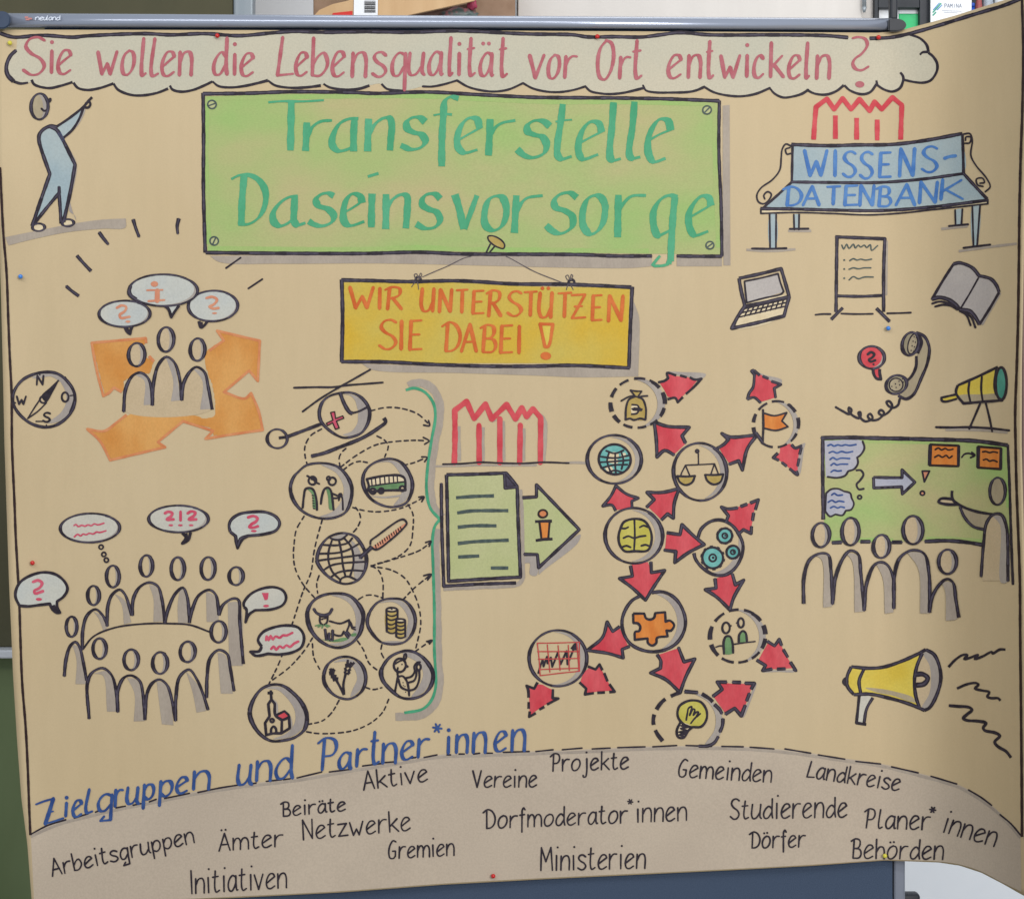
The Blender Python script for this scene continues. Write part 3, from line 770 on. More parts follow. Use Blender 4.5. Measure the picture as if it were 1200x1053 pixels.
# ---------------------------------------------------------------- the paper sheet
def interp(tab, y):
    if y <= tab[0][0]: return tab[0][1]
    for (a, va), (b, vb) in zip(tab, tab[1:]):
        if y <= b: return va + (vb - va) * (y - a) / (b - a)
    return tab[-1][1]
LEFT = [(20, -6), (200, -4), (280, -1), (357, 1.5), (440, 3.5), (520, 5.2), (590, 7.5), (680, 10.5), (750, 13.6), (790, 15.2), (868, 20), (935, 25), (988, 32), (1053, 37), (1100, 41)]
RIGHT = [(-20, 1202), (0, 1202.5), (100, 1203), (200, 1201.5), (300, 1199.5), (430, 1197.3), (520, 1197), (600, 1199), (700, 1201), (900, 1203), (1100, 1203)]
TOP = [(-10, 34.9), (200, 35.3), (600, 36.2), (1000, 38.3), (1028, 38.6), (1045, 37.2), (1062, 34.0), (1090, 26.6), (1119, 18.6), (1152, 8), (1178, 0), (1206, -9)]
BOT = [(-10, 1062), (150, 1056), (273, 1051.6), (400, 1045), (520, 1036), (633, 1029.8), (857, 1019), (950, 1014), (1037, 1007.6), (1062, 1008.6), (1100, 1010), (1125, 1013.8), (1150, 1022), (1175, 1035), (1197, 1047.5), (1206, 1052)]
def paper():
    NX, NY = 190, 120; bm = bmesh.new(); g = []
    us = [i / 130 * .85 for i in range(130)] + [.85 + .15 * i / 60 for i in range(61)]
    for j in range(NY + 1):
        v = j / NY; row = []
        for u in us:
            x = u * 1200; 
            for _ in range(3):
                yt = interp(TOP, x); yb = interp(BOT, x); y = yt + (yb - yt) * v
                xl = interp(LEFT, y); xr = interp(RIGHT, y); x = xl + (xr - xl) * u
            row.append(bm.verts.new(surf(x, y)))
        g.append(row)
    for j in range(NY):
        for i in range(len(us) - 1): bm.faces.new((g[j][i], g[j + 1][i], g[j + 1][i + 1], g[j][i + 1]))
    me = bpy.data.meshes.new('paper'); bm.to_mesh(me); bm.free(); me.materials.append(paper_material())
    for p in me.polygons: p.use_smooth = True
    if sum(p.normal.y for p in me.polygons) > 0: me.flip_normals()
    o = bpy.data.objects.new('paper', me); COL.objects.link(o); o.parent = poster
    md = o.modifiers.new('thickness', 'SOLIDIFY'); md.thickness = .0003; md.offset = -1
    return o
paper()

# ---------------------------------------------------------------- push pins
def pin(px, py, col, label, mat):
    bm = bmesh.new(); bmesh.ops.create_uvsphere(bm, u_segments=18, v_segments=12, radius=.0033)
    p = surf(px, py, .0042); n = 12
    for v in bm.verts: v.co = v.co + p
    r = bmesh.ops.create_cone(bm, segments=10, radius1=.0007, radius2=.0007, depth=.022, cap_ends=True)
    for v in r['verts']: v.co = Vector((v.co.x, v.co.z, v.co.y)) + p + Vector((0, .0118, 0))
    bmesh.ops.translate(bm, verts=bm.verts, vec=(0, 0, ZC))
    o = mesh('push_pin', bm, mat, None, True); tag(o, label, 'pin', 'push pins holding the poster')
def pmat(n, a): return material('pin_' + n, a, tuple(min(255, v + 8) for v in a), 60, rough=.28, spec=.5)
Yl, Rd, Bl = pmat('yellow', (214, 206, 70)), pmat('red', (196, 26, 26)), pmat('blue', (60, 130, 216))
pin(11.5, 50.5, 'yellow', 'yellow ball pin at the upper left corner beside the cloud banner', Yl)
pin(254.6, 42, 'red', 'red ball pin on the border line above the word die', Rd)
pin(700, 43, 'red', 'red ball pin on the border line above the word Ort', Rd)
pin(1029.5, 44, 'red', 'red ball pin right of the pink question mark in the banner', Rd)
pin(24, 324, 'blue', 'blue ball pin near the left edge above the compass', Bl)
pin(38, 659.3, 'red', 'red ball pin at the left edge above a speech bubble', Rd)
pin(1041, 384.6, 'blue', 'blue ball pin below the flip chart sketch', Bl)
pin(578, 1026, 'red', 'small red ball pin on the bottom edge below the word Gremien', Rd)
pin(1037, 1002.3, 'yellow', 'bright yellow ball pin under the word at lower right', Yl)

# ================================================================ WHAT IS DRAWN ON THE POSTER
# ---- tinted areas first: lower band and cloud banner
d = Drawing('ground_band', -.00012)
T(0, 0, 1)
BANDTOP = "36 977 55 967 77 960 97 955 130 947 185 936 235 926 280 919 348 911 412 900 469 891 513 884 560 882 620 880 700 877 767 874 860 874 908 877 950 882 989 888 1031 894 1076 905 1121 918 1135 925 1162 943 1180 960 1196 978"
d.fill(BANDTOP + " / 1197 1044 / 1175 1033.5 1150 1020.5 1125 1012.4 1100 1008.8 1062 1007.2 1037 1006.4 / 950 1012.6 857 1017.6 633 1028.4 520 1034.6 400 1043.4 273 1050 150 1056 / 40 1056 / 36 977", 'band', grid=9)
d.ink("36 980 55 971 77 963 97 958 130 950 185 939 235 929 280 922 348 914 412 903 469 894 513 887 560 885 620 883 700 880 767 877 860 877 908 880 950 885 989 891 1031 897 1076 908 1121 921 1135 928 1162 946 1180 963 1196 981", 3.4, 'grey', role='shade', sub='marker_shadow')
for seg in ("36 977 55 967 77 960", "87 958 103 953", "112 951 117 949", "136 946 147 944", "156 943 165 941", "175 939 183 936", "193 935 222 929", "232 928 256 923 281 919", "293 918 300 917", "312 915 330 913", "332 913 340 912", "348 911 377 904", "386 904 410 901", "425 897 448 894", "451 893 464 892", "480 888 487 887", "497 887 512 884", "524 884 528 884", "538 883 544 883", "555 883 562 882", "570 882 577 882", "590 881 620 880", "628 880 648 878", "659 878 682 876", "694 877 715 876", "724 875.5 756 874.5", "765 874.5 793 873", "804 873 834 874", "846 874 871 874.5", "879 875 907 877", "920 877 950 882", "959 884 990 889", "1003 891.6 1032 894.6", "1045 898 1076 905", "1091 909 1121 918", "1135 925 1150 934 1162 943", "1172 954 1185 965 1196 978"):
    d.ink(seg, 2.0, core=False)
d.build()

d = Drawing('cloud_banner', -.0001)
d.fill("19 59 12 66 7 78 9 88 16 96 24 98 33 97 / 37 97 40 99 57 103.4 70 101 85 96.4 / 91 103 102 105.6 116 103.6 133 98 / 138 105 152 111 166 112 184 109 197 104 / 202 105 212 107.6 226 105.6 240 100 249 95.6 / 256 101 270 102.6 286 101 300 98 314 94.4 / 322 100 340 103 360 102.4 379 99 / 386 102 402 105 420 104 433 100 / 447 98.5 453 104 462 106 473 107 / 496 101.5 506 101.6 520 99 535.6 94.4 / 548 101.6 564 106 580 107.4 596 105 613 97.6 / 624 103.6 640 107.4 656 108 672 105.6 686 101.4 / 692 107 706 109.6 730 109 754 103.4 / 757 106 768 108.4 786 108.6 806 108 825 102 / 836 108 850 111.6 868 113 886 110 902 103.4 / 908 110 918 114.4 930 113 945 105 / 954 109.6 968 111 980 107 989 100 / 996 106 1010 110.6 1020 108 1027.6 99.6 / 1036 105 1046 107.4 1055 103 1059 93.6 / 1070 96 1082 97 1091 94 1098 83 1098 74 1093 66 1088 61 / 1086 53 1078 45 1066 41 / 1044 44 1020 45 990 44 950 42 900 41 832 41 796 38.4 752 43.6 720 43 696 43.6 672 41 620 40 556 37 530 36.4 480 38 380 38 344 37 320 38.4 280 42 240 40 200 41 170 39.6 100 42.4 86 43.6 50 41.6 20 45 / 19 59", 'cloud', grid=10, rough=.3)
T(0, 30, 5)
d.ink("95 145 60 180 37 240 45 290 80 328", 5, taper=(.8, 1.1)); d.ink("80 328 120 340 165 335", 3, taper=(1.3, .7))
B = dict(core=False)
d.ink("185 318 200 345 285 367 350 355 425 332", 3, **B); d.ink("430 335 455 365 510 378 580 368 665 340", 3, **B)
d.ink("665 340 690 375 760 405 830 410 920 395 985 370", 3, **B); d.ink("995 352 1010 375 1060 388 1130 378 1200 350 1245 328", 3, **B)
T(240, 30, 5)
for st in ("45 328 80 355 150 363 230 355 300 340 370 322", "370 322 410 350 500 365 600 362 680 352", "695 342 730 362 810 375 900 372 965 352", "1035 342 1065 370 1110 380 1165 385"): d.ink(st, 2.9, taper=(.85, 1.2), **B)
T(480, 30, 5)
for st in ("78 357 130 358 200 345 278 322", "278 322 340 358 420 380 500 387 580 375 665 338", "665 338 720 368 800 387 880 390 960 378 1030 357"): d.ink(st, 2.6, **B)
T(720, 30, 5)
for st in ("-170 357 -140 385 -80 398 -30 402 50 395 170 367", "168 352 185 380 240 392 330 393 430 390 480 380 527 360", "527 360 580 390 650 408 740 415 830 400 910 367", "910 367 940 400 990 422 1050 415 1100 400 1135 378"): d.ink(st, 2.7, taper=(.9, 1.15), **B)
T(930, 30, 5)
for st in ("75 375 120 398 190 405 250 385 295 350", "297 350 330 380 400 403 450 390 485 345", "485 322 490 352", "488 348 530 375 580 387 625 365 645 315", "625 275 640 295 645 320", "645 318 700 330 760 335 805 320 840 265 840 220 815 180 790 160", "740 172 755 158 790 155", "680 53 740 75 780 115 790 155"): d.ink(st, 2.9, taper=(.9, 1.15), **B)
NB = (20, .58)
P = dict(nib=NB)
T(0, 30, 5)
word(d, "Sie", [126, 276, 68, 290, 285, 320, 145, 280, 326, 428, 142, 288], 4.8, 'pink', gap=50, **P)
word(d, "wollen", [562, 698, 150, 288, 702, 798, 145, 292, 812, 865, 72, 298, 864, 938, 74, 300, 935, 1034, 150, 300, 1038, 1136, 150, 294], 4.8, 'pink', **P)
T(240, 30, 5)
word(d, "die", [38, 142, 70, 294, 160, 190, 165, 290, 200, 296, 160, 300], 4.8, 'pink', gap=58, **P)
word(d, "Lebensq", [412, 528, 66, 300, 520, 612, 155, 298, 614, 732, 70, 302, 734, 830, 150, 302, 850, 958, 155, 304, 970, 1074, 155, 302, 1084, 1188, 158, 300], 4.8, 'pink', **P)
T(480, 30, 5)
word(d, "ualität", [-18, 94, 155, 294, 100, 200, 152, 294, 218, 262, 68, 296, 275, 306, 160, 292, 330, 394, 72, 298, 400, 496, 158, 300, 518, 582, 72, 304], 4.8, 'pink', gap=55, **P)
word(d, "vor", [692, 800, 170, 310, 800, 890, 170, 314, 896, 990, 175, 308], 4.8, 'pink', **P)
word(d, "O", [1088, 1208, 86, 320], 4.8, 'pink', **P)
T(720, 30, 5)
word(d, "rt", [18, 104, 180, 312, 100, 170, 86, 314], 4.8, 'pink', **P)
word(d, "entwickel", [302, 404, 170, 312, 420, 518, 170, 308, 532, 590, 90, 312, 612, 748, 172, 308, 760, 794, 172, 302, 804, 884, 172, 310, 900, 1002, 98, 304, 1008, 1100, 172, 314, 1108, 1152, 98, 312], 4.8, 'pink', gap=60, **P)
T(930, 30, 5)
word(d, "n", [122, 224, 172, 314], 4.8, 'pink', **P)
d.ink("345 75 380 68 420 80 432 115 400 165 360 195 347 225 365 255 400 262 440 240", 4.6, 'pink', role='letter', sub='lettering', nib=NB)
d.blot(388, 345, 27, 19, 'pink', 'letter', 'lettering')
d.build()

# ---- border line round the sheet
d = Drawing('border_line', .00003)
T(0, 0, 1)
d.ink("0 39 10 42.5 18 43.8 50 41.6 86 43.8 100 42.4 170 39.6 200 41 240 39.6 280 42 320 38.6 344 37 380 38 430 37.3 480 38 530 36.4 556 37 620 40 672 41 688 43.4 720 43.2 752 43.6 774 41 796 38.4 832 41 900 41 950 41.4 972 42.2 994 44.2", 4.4)
d.ink("1019 45.2 1044 44 1070 38.5 1103 29 1135 19 1155 13 1175 7 1198 -2", 4.4, 'ink')
d.ink("0 196 4 275 6.6 305 8 326 9.6 371 11.4 417 13.6 462 14 519 17 590 18.4 628 21 674 22.8 711 24 750 26 800 30 851 32.6 901 34 940 35.6 978", 3.0, 'brown')
d.ink("1197.5 -2 1199 57 1198 128 1196 185 1194.5 250 1194 299 1193 370 1191.5 427 1189.5 485 1190 520 1191 567 1195 680 1195.4 740 1197 893 1197.6 980", 3.2, 'brown')
d.build()

# ---- title sign
d = Drawing('title_sign')
T(0, 0, 1)
d.fill("240 113 / 290 112 342 110 410 111 440 111 500 110 560 113 620 116 640 117 720 117 780 118 841 120.4 / 840.5 176 843 240 844 298 / 720 297 680 296 620 295.6 540 295 490 293.4 440 295 350 295 243 294 / 241 220 239 160 240 113", 'boardg', grid=12)
for st in ("243 116 300 114.5 400 113 500 113 560 116 640 119.5 720 119.5 838 122", "244 291 350 292 440 292 490 290 540 292 640 293 720 294 760 294", "242.5 122 241.5 180 243 240 245 286", "838 126 838 190 840 240 842 290"):
    d.ink(st, 5.5, 'boardedge', role='shade', sub='chalk_rim', core=False)
d.fill("246 300 257 307 330 309 440 308.6 560 311 660 313.5 740 314 764 312 / 764 301 / 620 299 440 298 246 300", 'grey', 'shade', 'marker_shadow')
d.poly("793 302 846 303 846 312 793 312", 'grey', 'shade', 'marker_shadow')
d.poly("847 124 855 123 855.5 240 856 311 848 311 847 240", 'grey', 'shade', 'marker_shadow')
d.ink("238 109 238.6 160 238.4 220 240.5 296", 4.4); d.ink("238 110 290 109.4 342 107.6 410 108.4 440 109.6 500 108 560 111 620 114 640 114.4 720 115 780 116 843 118.4", 4.4)
d.ink("843 118 842.4 176 845 240 846 300", 4.0); d.ink("241 296 350 297 430 297 490 295.6 540 297.6 620 298 680 298.4 720 300 764 300", 4.4); d.ink("793 300 820 300.4 846 300.4", 4.2)
N = (24, .36); W9 = dict(nib=N, sub='lettering', caps=False)
GW = [0]
def gl(*sts, w=9, **k):
    for st in sts: d.ink(st, w, 'green', role='letter', sub='lettering#g%d' % GW[0], nib=N, caps=False, core=False, **k)
T(230, 100, 5)
gl("422 100 500 94 620 95 748 88", w=7); gl("557 95 552 382")
gl("648 218 645 300 640 385", "650 300 680 245 730 212 795 206")
gl("950 196 900 196 840 225 800 300 797 350 830 384 880 378 935 350", "927 196 922 290 922 388")
gl("1010 196 1006 300 1004 388", "1010 290 1050 225 1100 192 1135 195 1146 240 1140 310 1135 382")
GW[0] = 1
gl("205 550 250 528 300 524 360 550 402 610 405 690 370 770 310 812 245 815", w=8); gl("280 530 268 680 264 815")
gl("595 648 545 655 490 690 450 750 455 800 490 824 530 812 560 790", "577 650 573 740 572 790 590 818 640 806")
gl("806 648 770 632 730 640 702 670 715 705 770 725 805 760 795 800 740 824 690 815 658 796")
gl("870 745 920 715 985 672", w=7); gl("972 690 960 650 915 636 880 670 862 740 868 800 900 822 985 798")
gl("1030 635 1027 740 1026 832", "1005 535 1038 525 1068 516")
T(440, 100, 5)
gl("292 215 260 190 215 190 185 215 185 250 220 275 270 290 292 325 270 362 210 376 148 352")
gl("487 78 440 68 408 92 398 180 390 300 388 475"); gl("340 176 390 168 448 172", w=6)
gl("480 325 540 290 628 242", w=7); gl("610 250 595 200 550 192 510 225 480 300 485 365 520 395 598 378")
gl("672 198 668 300 662 412", "668 300 700 250 740 222 820 206")
gl("1022 240 985 212 930 208 892 235 892 270 930 290 980 305 1003 350 985 400 920 424 870 410 830 375")
gl("1098 110 1085 220 1066 350 1068 410 1090 432 1150 416"); gl("1055 214 1100 206 1152 202", w=6)
gl("62 638 62 740 60 842", "62 730 100 670 150 640 184 650 186 730 178 838")
gl("380 665 350 638 300 640 274 670 275 700 310 725 360 745 378 790 350 830 290 838 238 812")
gl("465 640 490 720 517 842", "595 645 560 740 522 842", w=8.6)
gl("700 650 665 670 640 740 645 820 690 850 735 830 764 770 764 700 740 655 700 650")
gl("826 645 820 750 814 865", "826 740 855 690 890 660 980 646")
gl("1180 658 1140 630 1080 640 1048 675 1055 715 1110 735 1155 770 1150 830 1090 868 1040 855 1000 820")
T(640, 100, 5)
gl("205 335 260 305 340 265", w=7); gl("325 275 310 225 265 213 225 245 195 315 190 390 215 432 305 405")
gl("395 100 385 250 373 370 378 430 395 440 438 430", "518 96 505 250 487 370 490 415 505 428 552 420")
gl("600 325 660 290 745 255", w=7); gl("730 265 715 210 670 198 635 230 600 310 600 400 630 448 700 428")
gl("345 700 320 655 285 645 245 665 215 740 220 830 260 872 300 855 335 800 345 740 345 700", "424 642 421 760 419 890", "424 735 455 690 500 650 585 645")
gl("770 655 720 645 670 670 630 740 632 830 655 880 690 868 725 850"); gl("755 655 745 750 738 850 732 960 730 1030")
gl("840 775 900 740 985 690", w=7); gl("965 705 955 660 915 648 875 680 838 750 840 830 870 878 950 855")
T(560, 290, 5)
gl("1130 -10 1128 60 1118 95", w=8); gl("1120 95 1085 106 1030 108", w=9); gl("1020 108 1045 75 1068 48", w=7)
T(230, 100, 5)
for x, y, r, a, x0 in ((92, 113, 25, 200, 230), (105, 912, 25, 65, 230), (943, 145, 25, 45, 640), (960, 937, 23, 215, 640)):
    T(x0, 100, 5); sc = d
    d.oval(x, y, r, r * .95, 1.8, fillc='docg', c='inkgreen', role='letter', sub='screw#%d' % (x + y), fr='fill2')
    dx, dy = .75 * r * math.cos(R(a)), .75 * r * math.sin(R(a)); d.ink(f"{x-dx} {y+dy} {x+dx} {y-dy}", 1.7, 'inkgreen', role='letter', sub='screw#%d' % (x + y))
T(440, 100, 5)
d.fill("660 885 690 885 735 905 757 935 752 955 725 950 685 925 662 900 660 885", 'gold', 'fill2')
d.ink("660 885 690 883 735 905 757 935 750 956 720 950 685 930 662 905 660 885", 1.9); d.ink("672 932 650 978", 2); d.ink("697 945 668 980", 2)
d.build()

# ---- hanging sign
d = Drawing('hanging_sign')
T(0, 0, 1)
d.fill("402 331 440 331 530 331 600 335 700 337 738 339 / 736 390 735 429 / 670 426 510 425 450 422 403 421.6 / 403.6 370 402 331", 'yellow', grid=12)
d.fill("424 426 436 433 540 437 630 440 680 442 748 441 / 749 372 746 362 742 352 / 739 431 / 670 430 510 429 424 426", 'grey', 'shade', 'marker_shadow')
d.ink("400.5 327.5 401.5 370 400.4 424", 4.6); d.ink("400 328 440 329 480 330 530 329 560 330 600 332.6 660 333 700 334.6 740 336.6", 4.4); d.ink("741 336 738.5 390 737 431", 4.4); d.ink("400 423.6 450 424 510 427 570 429 630 429 670 428 738 431", 4.4)
NY_ = (15, .55); Y = dict(nib=NY_)
T(390, 290, 5)
word(d, "WIR", [88, 250, 230, 357, 260, 290, 236, 360, 302, 412, 230, 364], 4.6, 'orangetxt', **Y)
word(d, "UNTERS", [506, 604, 238, 376, 612, 708, 243, 380, 715, 802, 244, 382, 806, 894, 250, 392, 896, 994, 250, 404, 1014, 1118, 255, 402], 4.6, 'orangetxt', **Y)
word(d, "SIE", [262, 384, 422, 596, 386, 418, 428, 598, 436, 530, 424, 604], 4.6, 'orangetxt', **Y)
word(d, "DABEI", [640, 758, 436, 612, 742, 854, 446, 612, 862, 968, 450, 617, 968, 1062, 453, 622, 1076, 1108, 458, 620], 4.6, 'orangetxt', **Y)
T(560, 290, 5)
word(d, "TÜTZEN", [262, 358, 255, 400, 346, 446, 262, 412, 460, 560, 262, 408, 538, 642, 272, 420, 656, 736, 276, 432, 752, 862, 280, 434], 4.6, 'orangetxt', gap=26, **Y)
d.fill("365 448 440 450 / 410 580 395 580 / 365 448", 'yellow2', 'fill2'); d.ink("365 448 440 450 / 412 580 393 580 / 365 448", 3.8, 'orangetxt', role='letter', sub='lettering')
d.blot(398, 635, 32, 23, 'orangetxt', 'letter', 'lettering')
t1 = dict(c='thin', sub='cord_line', core=False)
T(440, 100, 5); d.ink("560 1002 520 1012 425 1058 340 1094 276 1122", 1.1, **t1); d.ink("765 1002 790 1014 930 1090 1090 1154", 1.1, **t1)
T(390, 290, 5)
d.ink("485 185 478 158 492 155 500 182", 1, **t1); d.ink("503 180 515 150 522 160 508 185", 1, **t1); d.ink("485 192 490 176 508 174 516 190", 3, core=False); d.ink("482 203 462 230", 1, **t1); d.ink("497 203 503 245", 1, **t1)
T(560, 290, 5)
d.ink("525 190 515 168 528 162 538 188", 1, **t1); d.ink("541 188 548 158 556 165 546 190", 1, **t1); d.oval(549, 203, 17, 14, 3, core=False); d.ink("527 218 518 248", 1, **t1); d.ink("545 222 558 246", 1, **t1)
d.build()

# ---- person pointing up
d = Drawing('pointing_figure')
T(0, 95, 5)
d.fill("30 915 250 870 450 832 600 812 737 805 / 735 858 600 865 400 885 200 925 50 963 / 30 915", 'grey', 'shade', 'marker_shadow')
d.fill("372 345 420 420 450 492 418 680 405 760 440 790 446 815 410 700 432 500 / 372 345", 'greyb', 'shade', 'marker_shadow'); d.fill("500 165 470 240 430 290 400 310 460 220 490 150 500 165", 'greyb', 'shade', 'marker_shadow')
d.fill("300 270 250 290 232 340 250 420 298 545 / 255 680 210 820 330 680 345 620 / 352 700 365 800 400 650 430 492 / 370 350 330 290 300 270", 'lightblue'); d.fill("338 272 410 215 482 165 460 225 420 290 378 325 338 272", 'lightblue')
d.add('fill', 'colour_fill', 'greytan', [ell(232, 150, 50, 76, 0, 0, 345, 24, 0)[0]], 8); d.crescent(232, 150, 48, 74, -100, 80, .7, 'greyb')
d.oval(232, 150, 50, 76, 3.8); d.fill("278 122 288 100 300 100 302 116 290 128 278 122", 'ink', 'ink', 'ink_line', None); d.ink("243 162 258 175 278 170", 2.4)
d.ink("330 270 300 264 262 278 232 310 228 345 240 395 292 545 / 245 680 188 850", 4.4); d.ink("290 266 330 285 360 330 440 490 / 412 650 372 826", 4.4); d.ink("345 300 372 352", 4, 'inkblue')
d.ink("346 618 347 655 / 280 735 195 842", 4); d.ink("346 655 352 740 358 835", 4)
d.oval(226, 857, 36, 22, 3.4, fillc='cream'); d.oval(398, 831, 34, 21, 3.4, fillc='cream')
d.ink("328 270 410 215 490 150 520 115 540 95", 3); d.ink("495 155 518 155 530 135 520 120 500 135", 3); d.ink("490 155 465 220 425 285 370 335", 3)
d.build()

# ---- rays round the first group
T(0, 95, 5)
for st, w in (("580 885 605 920 635 957", 4.2), ("780 810 795 860 815 913", 4.2), ("1048 805 1038 850 1042 895", 4.2)): Drawing('ray_mark').ink(st, w, taper=(1.1, .8)).build()
T(0, 280, 4.3875)
for st in ("395 85 430 125 468 165", "340 242 370 268 405 293"): Drawing('ray_mark').ink(st, 4.0).build()
T(0, 0, 1)
for st in ("282 302 265 314", "307.5 327 291 338"): Drawing('ray_mark').ink(st, 2.2).build()

# ---- compass
d = Drawing('compass')
T(0, 280, 4.3875)
d.shade("290 695 345 740 378 810 365 880 310 935 245 945 310 895 340 840 335 780 290 695", 'greyb'); d.shade("165 712 210 692 280 695 330 715 320 735 260 706 200 716 165 712", 'greyb')
d.ink("70 790 115 725 200 688 290 690 350 735 385 800 372 880 310 945 240 967 160 948 100 900 70 850 70 790", 3.6); d.ink("330 710 375 775 385 820 360 895", 3.4)
L2 = dict(c='ink', sub='lettering')
word(d, "N", [184, 228, 702, 750], 2.4, **L2); word(d, "W", [82, 138, 808, 850], 2.4, **L2); word(d, "S", [218, 262, 892, 940], 2.4, **L2); d.oval(335, 812, 17, 24, 2.4, role='letter', sub='lettering'); d.ink("185 937 225 937", 1.6)
d.fill("300 728 255 765 213 808 238 838 270 790 300 728", 'ink', 'ink', 'ink_line', None); d.ink("212 815 175 870 143 922 / 195 885 238 842", 1.8); d.ink("300 728 215 812", 2)
d.oval(223, 825, 18, 17, 2.4, fillc='tone', fr='fill2'); d.inks(1.6, "205 685 205 700", "360 805 378 803", "68 838 80 842", "238 955 240 968")
d.build()

# ---- orange arrows
T(80, 310, 4.3875)
d = Drawing('orange_arrow')
d.fill("122 402 250 392 398 382 / 395 405 380 425 395 470 438 500 / 415 560 380 555 320 580 285 600 / 280 650 238 640 188 672 / 160 560 122 402", 'orange', grid=9, rough=.5)
d.line("400 404 398 378 / 260 390 120 402 / 145 540 180 675 / 208 660 235 632 / 275 655", 3.0, 'orangeline'); d.line("415 470 440 498", 3.4, 'orangeline'); d.build()
d = Drawing('orange_arrow')
d.fill("712 440 800 388 / 768 345 / 980 392 / 975 590 / 930 548 / 805 652 / 905 685 938 662 / 975 750 998 848 / 860 865 745 880 / 742 850 590 805 / 462 908 / 490 938 / 218 1000 / 165 910 100 845 / 182 855 300 780 370 748 480 765 600 768 720 790 752 775 745 640 720 560 700 500 712 440", 'orange', grid=9, rough=.7)
for st in ("725 442 800 390 / 765 340 / 985 392 / 975 598 / 930 545 / 800 655 / 908 688 940 660 / 978 750 1000 850 / 860 870 705 895 / 745 855 / 590 805 / 460 912 / 498 938 / 215 1005 / 165 910 98 845 / 185 855 250 810 300 772",): d.line(st, 3.0, 'orangeline')
d.build()

# ---- three people with info bubbles
def figure(d, st, w=4): d.ink(st, w)
d = Drawing('group_backing', .00012); d.fill("290 752 300 640 330 575 375 558 430 640 440 600 465 515 505 476 545 502 575 600 583 695 595 600 630 545 660 528 700 555 720 630 738 742 290 752", 'tone')
d.build()
def person(h, body, shade, zb, w=4.0, sh='greyb', under='tone', bodyfill=None):
    d = Drawing('drawn_person', zb)
    if under: d.add('fill', 'colour_fill', under, [ell(h[0], h[1], h[2], h[3], 0, 0, 345, 24, 0)[0]], 8)
    if bodyfill: d.fill(bodyfill, 'tone')
    q = shade.split(); n = len(q) // 2 - 1; lows = sorted(range(n), key=lambda i: -float(q[2 * i + 1]))[:2]
    shade = ' '.join(f"{q[2*i]} {q[2*i+1]}" + (' /' if i in lows else '') for i in range(n + 1))
    d.shade(shade, sh); d.crescent(h[0], h[1], h[2] * .9, h[3] * .95, -80, 80, .6, 'greyb'); d.oval(*h, w); d.ink(body, w * 1.06, nib=(-15, .7)); d.build()
def people(heads, bodies, shades, zb, **k):
    for h, bd, s in zip(heads, bodies, shades): person(h, bd, s, zb, **k)
people(((352, 463, 42, 60), (503, 385, 40, 63), (665, 437, 38, 57)), ("285 755 295 640 330 572 370 555 408 580 428 640 432 724", "432 724 440 600 465 512 505 474 545 502 575 600 583 698", "583 698 595 605 630 545 660 526 700 552 720 630 740 745"), ("345 568 390 595 388 722 430 720 412 600 380 562 345 568", "503 478 540 600 528 702 576 698 560 580 535 500 503 478", "640 532 690 600 678 745 736 742 715 625 690 552 640 532"), .0002, bodyfill=None)
def bubble(o, tail, fillpts=None, f='bubbleb', w=3.6, z=0, c='ink', halo=True):
    d = Drawing('speech_bubble', z + .0004)
    if o: cx, cy, rx, ry = o; d.oval(cx, cy, rx, ry, w, fillc=f); d.crescent(cx, cy, rx, ry, -40, 120, .12, 'greyb', .97)
    else: d.fill(fillpts, f); d.ink(fillpts, w)
    for st in tail: d.ink(st, w * .95)
    return d
OS = dict(c='orangesoft', role='letter', sub='lettering', core=False)
d = bubble((290, 253, 130, 68), ("290 320 302 345 318 356 / 322 335 328 318", "300 325 315 352"), z=.00008)
d.ink("250 222 275 210 298 218 290 240 265 258 270 274 315 268", 3, **OS); d.blot(307, 293, 13, 6, 'orangesoft', 'letter', 'lettering'); d.build()
d = bubble((745, 213, 128, 78), ("672 290 682 322 700 312 715 292", "685 295 684 318"), z=.00008)
d.ink("710 172 740 166 765 180 748 205 725 216 745 226 772 223", 3, **OS); d.blot(752, 250, 13, 5, 'orangesoft', 'letter', 'lettering'); d.build()
d = bubble((490, 132, 174, 82), ("495 212 515 228 530 270 / 545 245 570 210",), z=.0006)
d.fill("497 205 515 225 530 262 545 240 568 205 497 205", 'bubbleb', 'fill'); d.ink("350 180 312 150 320 110", 4.5)
d.blot(443, 100, 19, 15, 'orangesoft', 'letter', 'lettering'); d.ink("405 132 485 130", 2, **OS); d.ink("458 135 457 185", 6, **OS); d.ink("412 188 494 182", 2.4, **OS); d.build()

